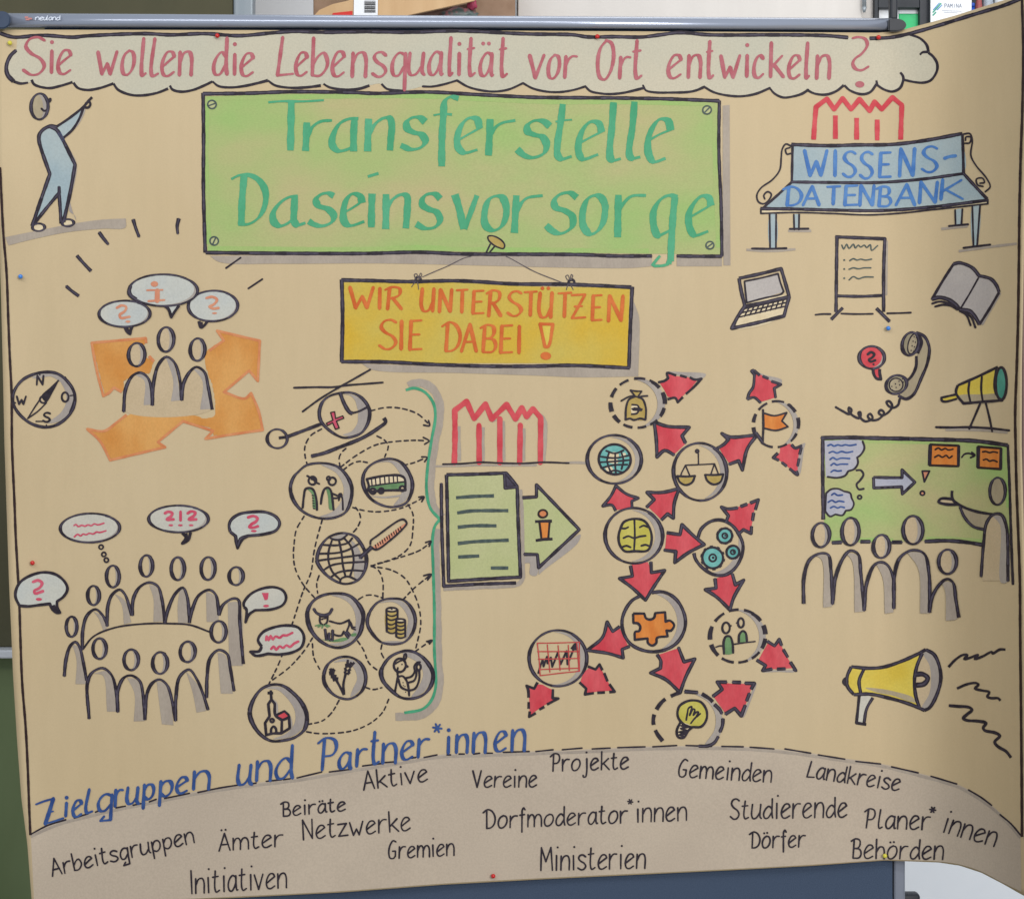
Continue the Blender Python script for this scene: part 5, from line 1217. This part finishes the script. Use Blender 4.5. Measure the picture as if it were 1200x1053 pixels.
gear(d, 753, 300, 38, 9); gear(d, 690, 415, 54, 10, .2); gear(d, 795, 385, 33, 8, .3); d.build()
T(600, 670, 5)
d = Drawing('puzzle_piece', .00004); d.crescent(830, 290, 185, 178, -95, 80, .28, 'greyb'); d.ink("745 142 705 165 665 220 645 285 655 360 695 420 760 455 830 466 910 450 970 410 1010 340 1015 270 985 190 940 140 880 115 820 120", 4)
pz = "710 243 775 243 / 785 270 808 278 832 268 840 240 / 897 235 / 900 290 / 925 284 950 310 932 342 905 342 / 912 376 / 850 385 845 415 822 430 797 415 795 388 / 720 396 / 722 350 745 345 752 320 737 300 712 298 / 710 243"
d.fill(pz, 'orangefill', 'fill2'); d.ink(pz, 3, core=False); d.build()
d = Drawing('chart', .00004); d.crescent(270, 505, 165, 163, -100, 100, .22, 'greyb'); d.oval(270, 505, 167, 166, 4)
d.inks(1.35, "148 416 280 414 395 410 / 394 500 396 580 / 280 592 165 606 / 158 500 148 416", "150 465 395 465", "155 510 395 505", "160 570 395 562", "207 425 222 585", "270 430 282 575", "330 428 336 575", "380 412 392 575", c='redgrid', sub='coloured_line')
d.ink("155 590 168 545 180 512 / 185 552 / 205 495 / 208 535 / 228 500 / 236 555 / 270 468 / 285 540 / 320 462 / 325 540 / 372 425", 2.3, core=False); d.ink("348 450 372 422 374 458", 3, core=False); d.build()
T(740, 690, 5.4545)
d = Drawing('two_people', .0002); d.crescent(680, 300, 178, 170, -95, 80, .3, 'greyb', 1.0); d.oval(680, 300, 178, 168, 4.8, dash=(12.5, 5))
d.fill("592 412 590 335 605 303 630 303 645 340 650 408 592 412", 'darkg', 'fill2'); d.fill("686 335 690 290 710 268 728 280 738 330 686 335", 'darkg', 'fill2')
d.oval(605, 247, 24, 34, 2.6); d.oval(700, 215, 19, 29, 2.6); d.ink("625 235 638 233", 1.8); d.ink("672 215 684 212", 1.8); d.ink("592 412 590 335 605 302 630 303 645 340 650 405", 2.8); d.ink("686 335 690 290 712 267 730 280 738 330", 2.8); d.inks(1.8, "540 370 565 362 590 364", "652 352 720 342 790 334"); d.build()
d = Drawing('light_bulb', .0003); d.shade("400 665 470 680 540 740 580 820 575 910 520 985 470 995 530 900 535 800 490 720 400 665", 'greyb')
d.ink("200 970 160 915 140 850 150 790 200 715 270 675 310 660", 4.6, dash=(13, 5)); d.ink("340 653 425 660", 4.6); d.ink("450 668 500 700 520 720", 4.6, core=False); d.ink("530 735 565 770 578 795", 4.4); d.ink("585 825 582 870 565 912", 4.4); d.ink("556 940 530 980 490 1000 430 1002", 4)
bl = "395 880 378 880 330 860 296 810 305 750 350 718 395 710 445 722 480 775 478 835 445 878 395 880"
d.fill(bl, 'olive', 'fill2'); d.ink(bl, 3, core=False); d.fill("312 852 388 880 362 910 340 945 300 940 292 905 312 852", 'cream', 'fill2'); d.ink("312 852 290 905 300 945 335 948 362 905 388 882", 3, core=False); d.inks(2.4, "318 872 370 880 315 890 360 905 305 912 350 922 308 930 335 940")
d.inks(2.2, "350 835 358 790 365 760 385 750 380 780 372 805 395 765 405 770 395 805 415 785 428 785 415 815 440 795", "430 800 400 830 380 856"); d.build()

# ---- bench
d = Drawing('bench')
T(860, 100, 3.5294)
d.fill("245 247 450 252 600 252 750 238 945 207 / 950 360 780 388 600 397 242 395 / 245 247", 'lightblue'); d.fill("242 402 600 407 780 395 950 368 / 1042 468 850 498 620 516 400 512 122 508 / 242 402", 'lightblue'); d.fill("114 514 400 519 620 522 850 504 1048 478 / 1046 488 800 512 560 532 400 526 114 526 / 114 514", 'cream')
for st in ("150 535 172 535 172 670 152 672 150 535", "250 535 268 535 268 595 250 595 250 535", "918 516 942 513 939 575 918 576 918 516", "988 500 1014 498 1004 660 992 665 988 500"): d.fill(st, 'lightblue')
for st in ("52 680 150 685 255 678", "225 602 320 602", "858 594 968 582", "930 686 1060 668 1170 655"): d.ink(st, 3, **G_)
K4 = dict(c='ink')
d.ink("238 245 400 250 500 247 650 245 780 230 945 200", 4.4); d.ink("243 245 240 400", 3); d.ink("945 200 948 280 950 365", 3.4); d.ink("240 400 400 402 600 402 780 388 950 365", 3.6); d.ink("240 400 180 455 118 510", 3); d.ink("950 365 1000 420 1047 470", 3.8)
d.ink("110 510 250 512 400 516 620 518 850 500 1050 475", 4); d.ink("112 512 112 530 / 250 526 400 530 560 536 700 528 800 517 1050 490 / 1050 472", 2)
for st in ("148 535 150 675", "175 535 174 672", "248 535 250 597", "270 535 269 597", "915 516 917 578", "945 512 941 577", "986 500 991 668", "1018 498 1006 664"): d.ink(st, 2.2)
for st in ("75 675 140 676 217 674", "232 594 308 593", "890 582 968 575", "950 672 1060 659"): d.ink(st, 2.6)
for st in ("238 252 215 243 200 265 196 300 190 350 160 390 112 425 95 455 102 482 125 490 148 470 155 450 140 440 124 455 128 470", "235 282 220 285 214 265 232 258", "950 202 975 200 986 225 980 290 1000 330 1045 385 1060 420 1040 440", "955 240 975 238 980 215 960 214 958 228", "1030 418 1008 412 1003 388 1028 384 1036 402 1018 405"): d.ink(st, 2.0)
BL = dict(nib=(10, .62))
word(d, "WISSENS", [284, 394, 268, 376, 408, 430, 268, 376, 444, 512, 273, 380, 515, 582, 275, 386, 592, 656, 276, 384, 676, 756, 260, 378, 770, 850, 252, 360], 4.6, 'blue', **BL); d.ink("872 302 892 295 916 292", 4, 'blue', role='letter', sub='lettering')
word(d, "DATENBANK", [204, 288, 418, 500, 278, 362, 416, 498, 378, 448, 416, 494, 448, 518, 413, 499, 512, 588, 413, 499, 588, 658, 417, 503, 662, 758, 408, 498, 758, 850, 398, 488, 846, 954, 388, 474], 4.4, 'blue', **BL)
d.build()

# ---- flip chart, laptop, book
d = Drawing('flip_chart')
T(850, 260, 3.5294)
d.ink("462 62 460 200 458 372", 4); d.ink("455 62 560 66 660 70 / 655 200 655 372", 4); d.ink("465 306 560 308 650 304", 3.6); d.ink("486 355 438 403", 3.8); d.ink("625 357 680 412", 4); d.inks(2.2, "373 384 400 381 435 381", "480 379 540 381 610 380", "670 378 720 377 767 375"); d.ink("668 80 666 300", 2.4, **G_)
d.inks(1.6, "482 96 490 112 502 92 512 110 530 92 538 108 550 96 560 104 575 96 585 106 600 94 605 118 630 98", "515 160 530 152 545 158 560 154 580 158 605 154", "512 196 530 190 550 194 575 190 602 190", "512 240 530 226 550 235 575 228 612 228", c='inkgreen', sub='scribble')
for x, y in ((492, 158), (492, 195), (492, 233)): d.blot(x, y, 4, 4, 'inkgreen', 'ink', 'scribble')
d.build()
d = Drawing('laptop')
T(840, 280, 8.775)
d.fill("285 437 460 402 630 360 / 655 460 685 545 / 500 600 310 652 / 285 437", 'pagegrey'); 
d.fill("292 692 740 592 688 788 165 915 292 692", 'cream', 'fill2')
d.ink("228 405 440 360 662 305 / 705 450 745 592 / 520 645 290 692 / 255 550 228 405", 4.2); d.ink("285 435 460 400 630 357 / 655 450 688 540 / 660 568 500 605 308 655 / 295 540 285 435", 2.2); d.ink("290 690 215 800 155 918 / 400 865 690 792 / 745 592", 4.4)
for t in (0.12, .3, .5):
    a = (292 + (165 - 292) * t, 692 + (915 - 692) * t); b = (740 + (688 - 740) * t, 592 + (788 - 592) * t); d.ink(f"{a[0]} {a[1]} {b[0]-20} {b[1]+4}", 1.9)
for i in range(1, 9):
    f = i / 9; a = (292 + (740 - 292) * f, 700 + (602 - 700) * f); b = (230 + (712 - 230) * f, 808 + (695 - 808) * f); d.ink(f"{a[0]} {a[1]} {b[0]} {b[1]}", 1.8)
d.ink("755 600 700 800 / 520 850 400 885", 2, **G_); d.build()
d = Drawing('open_book')
T(1080, 290, 9.573)
pg = "125 575 240 380 365 195 / 420 180 500 200 580 245 640 320 / 700 335 780 365 840 435 865 500 / 760 690 655 850 / 610 780 540 715 440 685 / 390 640 300 580 200 555 125 575"
d.fill(pg, 'pagegrey'); d.ink("880 510 770 700 675 865", 3, 'greyb', role='shade', sub='marker_shadow', core=False)
d.ink("115 582 230 385 358 185", 3.2); d.ink("358 185 420 172 500 192 580 237 645 318 / 700 328 780 355 840 425 870 502", 4.2); d.ink("870 502 760 690 650 862", 3.2); d.ink("115 578 200 560 300 585 380 640 430 695 / 540 715 600 780 650 862", 5); d.ink("635 345 540 515 440 680", 2)
d.inks(2.6, "120 628 200 606 300 628 400 692", "152 662 240 642 330 655 400 698", "430 712 500 755 550 872", "480 715 560 790 602 895"); d.build()

# ---- telephone with red bubble
d = Drawing('telephone')
T(970, 370, 5.217)
hs = "480 480 430 488 / 450 505 490 508 525 480 570 390 608 285 620 200 590 130 545 102 / 500 130 555 160 540 235 / 548 280 535 320 510 370 480 405 / 480 480"
d.fill("540 105 590 128 617 195 608 285 570 385 525 478 480 505 435 488 / 478 405 512 372 540 310 545 240 / 560 160 540 105", 'greytan'); d.ink("540 102 590 125 620 190 610 285 570 385 525 480 480 508 432 488", 3.6); d.ink("478 402 512 370 540 310 542 245", 3.4)
d.oval(507, 172, 50, 72, 4, 12, fillc='greyol', fr='fill2'); d.oval(520, 172, 28, 62, 1.6, 14, fillc='greytan', fr='fill2'); d.oval(420, 420, 66, 54, 4, -25, fillc='greyol', fr='fill2'); d.oval(418, 422, 42, 40, 1.6, -30, fillc='greytan', fr='fill2')
d.ink("560 120 575 165 550 230", 3.4)
for i in range(4):
    for j in range(2): d.blot(520 + 14 * j - 6 * i + 8, 128 + 28 * i + 6 * j, 4, 5); d.blot(392 + 22 * i + 4 * j, 440 - 16 * i + 22 * j - 8, 4, 5)
d.ink("440 510 430 545 400 562 370 548 360 525 378 522 395 552 372 588 335 608 312 592 325 575 345 592 310 632 265 636 245 612 260 598 275 625 232 645 200 622 188 590 200 588 196 625 155 610 128 580 130 560 146 575 132 600 92 582 50 558", 2.8); d.build()
d = Drawing('speech_bubble')
d.oval(270, 255, 78, 68, 4, fillc='red'); d.crescent(270, 255, 78, 68, -60, 100, .25, 'greyb'); d.fill("280 322 318 322 325 380 298 378 283 350 280 322", 'red'); d.ink("278 322 280 350 298 382 326 388 / 318 350 318 325", 3.4); d.ink("245 235 265 222 285 235 272 255 252 268 262 280 290 272", 3, role='letter', sub='lettering'); d.blot(280, 296, 7, 6, 'ink', 'letter', 'lettering'); d.build()

# ---- telescope
d = Drawing('telescope')
d.fill("798 425 1035 320 / 1020 420 1060 515 / 830 532 792 480 798 425", 'yellow2'); d.fill("800 490 950 480 1050 480 1068 515 830 532 800 490", 'greytan', 'shade', 'marker_shadow'); d.fill("698 500 785 480 785 508 712 522 698 500", 'yellow2')
d.oval(1060, 415, 33, 100, 3.2, 0, fillc='tealdk', fr='fill2'); d.ink("1030 322 1018 420 1030 480 1062 515", 2.6)
d.ink("795 425 920 370 1040 312", 3.2); d.ink("795 425 784 460 790 485 830 535 / 950 525 1072 516", 3.2); d.inks(2.6, "866 402 860 460 872 525", "942 370 938 450 948 525"); d.ink("785 480 740 490 695 500 / 698 518 718 524 785 508", 2.8); d.inks(2.6, "932 535 900 610 865 690", "966 535 985 610 1005 706"); d.ink("662 680 750 682 850 680 980 686 1108 700", 2.8); d.ink("720 694 850 694 980 700 1100 712", 3.6, **G_); d.build()

# ---- presentation at the chalk board
d = Drawing('presentation')
T(930, 500, 4.4444)
d.fill("158 66 400 66 700 72 950 80 1112 100 / 1122 300 1126 500 1130 560 / 1112 560 / 985 605 900 597 800 590 683 592 / 560 598 200 600 / 168 560 158 480 158 66", 'boardg', grid=11)
for st in ("170 78 400 74 700 80 950 88", "172 480 200 590", "215 588 400 588 520 590", "690 584 800 582 900 588 980 596", "1108 110 1116 300 1118 420"): d.ink(st, 5, 'boardedge', role='shade', sub='chalk_rim', core=False)
d.ink("143 58 300 56 400 58 700 65 950 74 1115 96", 5); d.ink("152 55 152 250 155 482", 4.4); d.ink("1115 92 1124 300 1130 500 1142 822", 3.2); d.inks(4.6, "200 603 250 600", "348 597 400 597", "512 600 565 600"); d.ink("683 596 800 592 900 600 985 614", 4.6)
d.build()
d = Drawing('thought_cloud', .0002); d.fill("160 72 362 76 368 110 350 145 330 160 / 335 188 318 218 288 230 / 270 255 225 264 168 260 / 160 72", 'lilac'); d.inks(2.4, "360 76 369 110 350 145 330 160", "332 160 335 190 315 220 285 230", "285 230 268 254 225 265 178 260")
d.inks(2.0, "178 98 195 92 210 100 230 94 250 98 270 93 290 97 325 92", "185 135 205 128 225 136 250 128 275 134 308 128", "190 170 205 160 225 170 245 163 292 165", "195 200 210 190 225 198 245 194 282 194", "195 235 210 226 230 230 248 228", c='zielblue', sub='scribble'); d.build()
d = Drawing('thought_cloud', .0002); cl = "170 345 195 325 232 322 262 335 / 295 345 302 370 / 314 400 300 430 272 436 / 255 460 218 455 / 190 466 165 440 / 170 345"; d.fill(cl, 'lilac'); d.ink(cl, 2.2)
d.inks(2.0, "198 355 212 346 228 356 255 354", "180 392 200 382 218 392 236 386 262 390", "192 422 210 414 230 422 245 416 265 420", c='zielblue', sub='scribble'); d.build()
d = Drawing('question_mark', .0001); d.ink("328 226 350 226 364 248 345 280 328 300 340 325 365 322", 2.6); d.oval(344, 366, 10, 9, 2.2); d.build()
d = Drawing('lilac_arrow', .0001); aw = "416 262 500 264 565 264 / 565 224 / 632 288 / 566 350 / 563 312 / 418 318 / 416 262"; d.poly("418 264 565 264 568 228 628 288 570 345 566 312 420 316", 'lilac'); d.ink(aw, 3.6); d.build()
d = Drawing('exclamation_mark', .0001); d.fill("670 230 708 230 680 285 670 230", 'orangesoft'); d.ink("670 230 708 230 / 681 286 / 670 230", 2.2); d.oval(671, 345, 11, 11, 2.2, fillc='orangesoft'); d.build()
for pts, sts in (("712 92 860 98 858 205 708 200", ("738 118 755 110 770 120 790 112 805 120 830 116", "735 158 755 148 775 158 795 148 810 162 825 152")), ("962 103 1080 112 1078 220 960 212", ("985 130 1000 128 1020 134 1040 130 1062 134", "988 172 1005 168 1020 178 1040 174 1060 182"))):
    d = Drawing('orange_note', .0001); d.poly(pts, 'orangefill'); v = pts.split(); d.ink(f"{v[0]} {v[1]} {v[2]} {v[3]} / {v[4]} {v[5]} / {v[6]} {v[7]} / {v[0]} {v[1]}", 2.8, 'brown'); d.ink(f"{v[0]} {v[1]} {v[6]} {v[7]}", 4.4, 'ink', core=False); d.ink(f"{v[2]} {v[3]} {v[4]} {v[5]}", 3.6, 'ink', core=False); d.inks(2.0, *sts, c='brown', sub='scribble'); d.build()
d = Drawing('small_arrow', .0001); d.ink("876 158 890 142 915 138 940 148", 2.2); d.ink("928 132 944 148 922 160", 2.2); d.build()
d = Drawing('presenter_figure', .0006)
d.fill("985 780 995 600 1008 500 1040 458 1080 458 1108 520 1114 800 / 985 800 / 985 780", 'tone'); d.fill("868 418 940 440 1025 452 1005 520 985 535 940 515 890 470 868 418", 'greytan'); d.shade("1040 465 1075 510 1080 810 1115 805 1112 540 1085 468 1040 465", 'greyb')
d.oval(1062, 335, 40, 71, 3.6, 0, fillc='greytan'); d.fill("757 388 768 376 830 376 850 402 790 400 757 388", 'tone')
d.ink("976 780 990 600 1005 500 1040 456 1080 456 1108 520 1116 803", 3.8); d.ink("1040 456 950 440 870 410 830 380 824 350 826 332", 3.4); d.ink("852 404 790 402 755 390 768 374 832 376", 3.4); d.ink("866 416 890 470 935 518 995 535", 3.6); d.build()
people(((143, 563, 45, 62), (297, 545, 45, 70), (458, 622, 42, 60), (622, 537, 52, 72), (802, 702, 47, 62)), ("53 920 55 780 85 690 140 658 180 665 195 750 203 922", "203 922 220 780 260 680 295 644 335 660 350 760 368 956", "368 956 380 820 420 720 455 703 490 720 520 790 522 946", "522 946 525 780 555 680 620 641 680 660 705 760 708 966", "708 966 720 890 760 820 800 791 830 810 845 900 860 992"), ("100 665 145 690 155 940 200 935 195 760 180 672 100 665", "270 655 305 700 318 965 365 960 350 760 330 668 270 655", "430 712 465 790 475 972 520 965 518 790 490 720 430 712", "590 650 650 740 660 970 705 970 700 760 675 662 590 650", "770 805 790 860 793 1008 840 1005 858 990 840 890 825 812 770 805"), .0008, w=4.2, sh='grey')

# ---- megaphone and sound waves
d = Drawing('megaphone')
T(970, 740, 5.217)
d.fill("145 215 250 224 340 217 450 182 560 145 / 538 220 530 300 540 400 556 458 / 500 438 380 403 260 380 160 380 / 122 325 122 270 145 215", 'yellow2'); d.shade("230 342 300 345 400 362 520 400 540 430 500 425 400 390 300 370 230 342", 'greytan')
d.fill("600 112 650 140 685 220 690 300 660 400 600 475 560 458 540 400 530 300 545 200 570 135 600 112", 'tone'); d.shade("600 115 648 145 680 220 685 300 655 400 600 470 575 465 620 380 632 290 620 200 585 135 600 115", 'greyb')
d.fill("200 395 270 400 225 480 215 558 190 556 200 395", 'bubble')
d.ink("145 213 250 222 340 215 450 180 540 140 600 108", 4.2); d.ink("160 383 260 380 380 405 500 440 592 479", 4.2); d.ink("600 108 650 138 685 220 690 300 660 400 620 465 590 479", 4.2); d.ink("578 130 545 210 530 300 540 400 560 458", 4.2); d.ink("145 213 120 270 120 330 160 383", 4); d.ink("220 230 192 300 202 376", 4)
d.fill("122 275 97 283 88 308 104 330 124 330 122 275", 'ink', 'ink', 'ink_line', None); d.ink("535 260 580 258 612 282 588 318 535 326", 6); d.ink("193 388 185 470 176 556 / 236 566", 3.4); d.ink("276 402 238 470 222 560", 3.6); d.build()
for st, w in (("738 215 780 170 828 140 852 142 835 165 870 158 918 140 900 165 950 148 1002 122 1008 132 1050 108 1086 108", 3), ("790 346 850 320 905 312 922 322 900 345 945 358 988 368 975 395 1000 405 1040 405 1056 420", 3), ("740 450 800 455 862 460 882 476 850 505 828 528 850 540 920 545 968 557 950 585 960 602 1020 615 1052 635 1020 672 1040 700 1090 730 1120 768", 3.6)): Drawing('sound_wave').ink(st, w, core=False).build()

# ---- heading of the lower band
d = Drawing('band_heading', .0003)
NZ = dict(nib=(30, .55), sub='lettering')
def zl(*sts, w=4.8): 
    for st in sts: d.ink(st, w, 'zielblue', role='letter', sub='lettering', nib=(25, .5), core=False)
T(30, 840, 4)
zl("48 408 90 392 134 380"); zl("130 380 112 440 92 500", w=6.4); zl("88 500 130 488 178 472"); zl("105 446 130 440", w=4)
word(d, "ielgruppen", [172, 208, 398, 466, 212, 272, 386, 468, 266, 322, 334, 450, 330, 416, 358, 442, 410, 464, 336, 420, 466, 536, 324, 408, 542, 610, 312, 388, 618, 696, 296, 374, 698, 768, 278, 358, 776, 872, 250, 340], 4.7, 'zielblue', gap=24, **NZ)
word(d, "un", [986, 1066, 218, 318, 1072, 1160, 202, 300], 4.7, 'zielblue', **NZ)
T(320, 840, 3.75)
word(d, "d", [2, 94, 120, 272], 4.7, 'zielblue', **NZ)
word(d, "Partner", [198, 288, 90, 234, 280, 350, 152, 228, 358, 420, 136, 218, 424, 474, 62, 208, 472, 550, 112, 204, 556, 624, 102, 188, 628, 694, 92, 178], 4.7, 'zielblue', **NZ)
star(d, 722, 47, 19, 2.4, 'zielblue'); word(d, "innen", [758, 784, 84, 160, 796, 864, 74, 158, 870, 944, 64, 158, 966, 1034, 60, 152, 1040, 1116, 52, 150], 4.7, 'zielblue', gap=30, **NZ)
d.build()

# ---- names of the partners
def wd_(text, *a, **k):
    d = Drawing('written_word', .0003); script(d, text, *a, **k); return d
S2 = 2.0
T(40, 930, 3.75)
wd_("Arbeitsgruppen", 80, 360, 707, 212, 74, 48, S2).build(); wd_("Ämter", 812, 250, 1095, 228, 76, 52, S2).build(); wd_("Initiativen", 690, 437, 1112, 410, 104, 66, S2).build()
T(320, 890, 3.75)
wd_("Aktive", 398, 132, 682, 92, 80, 50, S2).build(); wd_("Vereine", 880, 120, 1160, 118, 72, 48, S2).build(); wd_("Beiräte", 42, 248, 320, 222, 62, 40, S2).build(); wd_("Netzwerke", 132, 350, 606, 308, 88, 56, S2).build(); wd_("Gremien", 508, 434, 798, 418, 80, 50, S2).build()
T(540, 870, 3.75)
wd_("Projekte", 400, 124, 738, 114, 74, 50, S2).build()
d = wd_("Dorfmoderator", 108, 376, 735, 350, 80, 52, S2); star(d, 745, 258, 11, 1.6, 'ink'); script(d, "innen", 772, 348, 995, 340, 80, 58, S2); d.build()
wd_("Ministerien", 350, 560, 812, 550, 100, 64, S2).build()
T(780, 870, 5.4545)
wd_("Gemeinden", 80, 216, 678, 252, 112, 76, S2).build(); wd_("Studierende", 415, 486, 1162, 474, 126, 92, S2).build(); wd_("Dörfer", 545, 672, 893, 664, 104, 74, S2).build()
T(930, 870, 4.4444)
wd_("Landkreise", 68, 178, 550, 250, 84, 58, S2).build()
d = wd_("Planer", 372, 442, 710, 452, 96, 68, S2); star(d, 725, 348, 15, 2.0, 'ink'); script(d, "innen", 774, 462, 1046, 540, 96, 72, S2); d.build()
wd_("Behörden", 305, 600, 780, 606, 98, 68, S2).build()
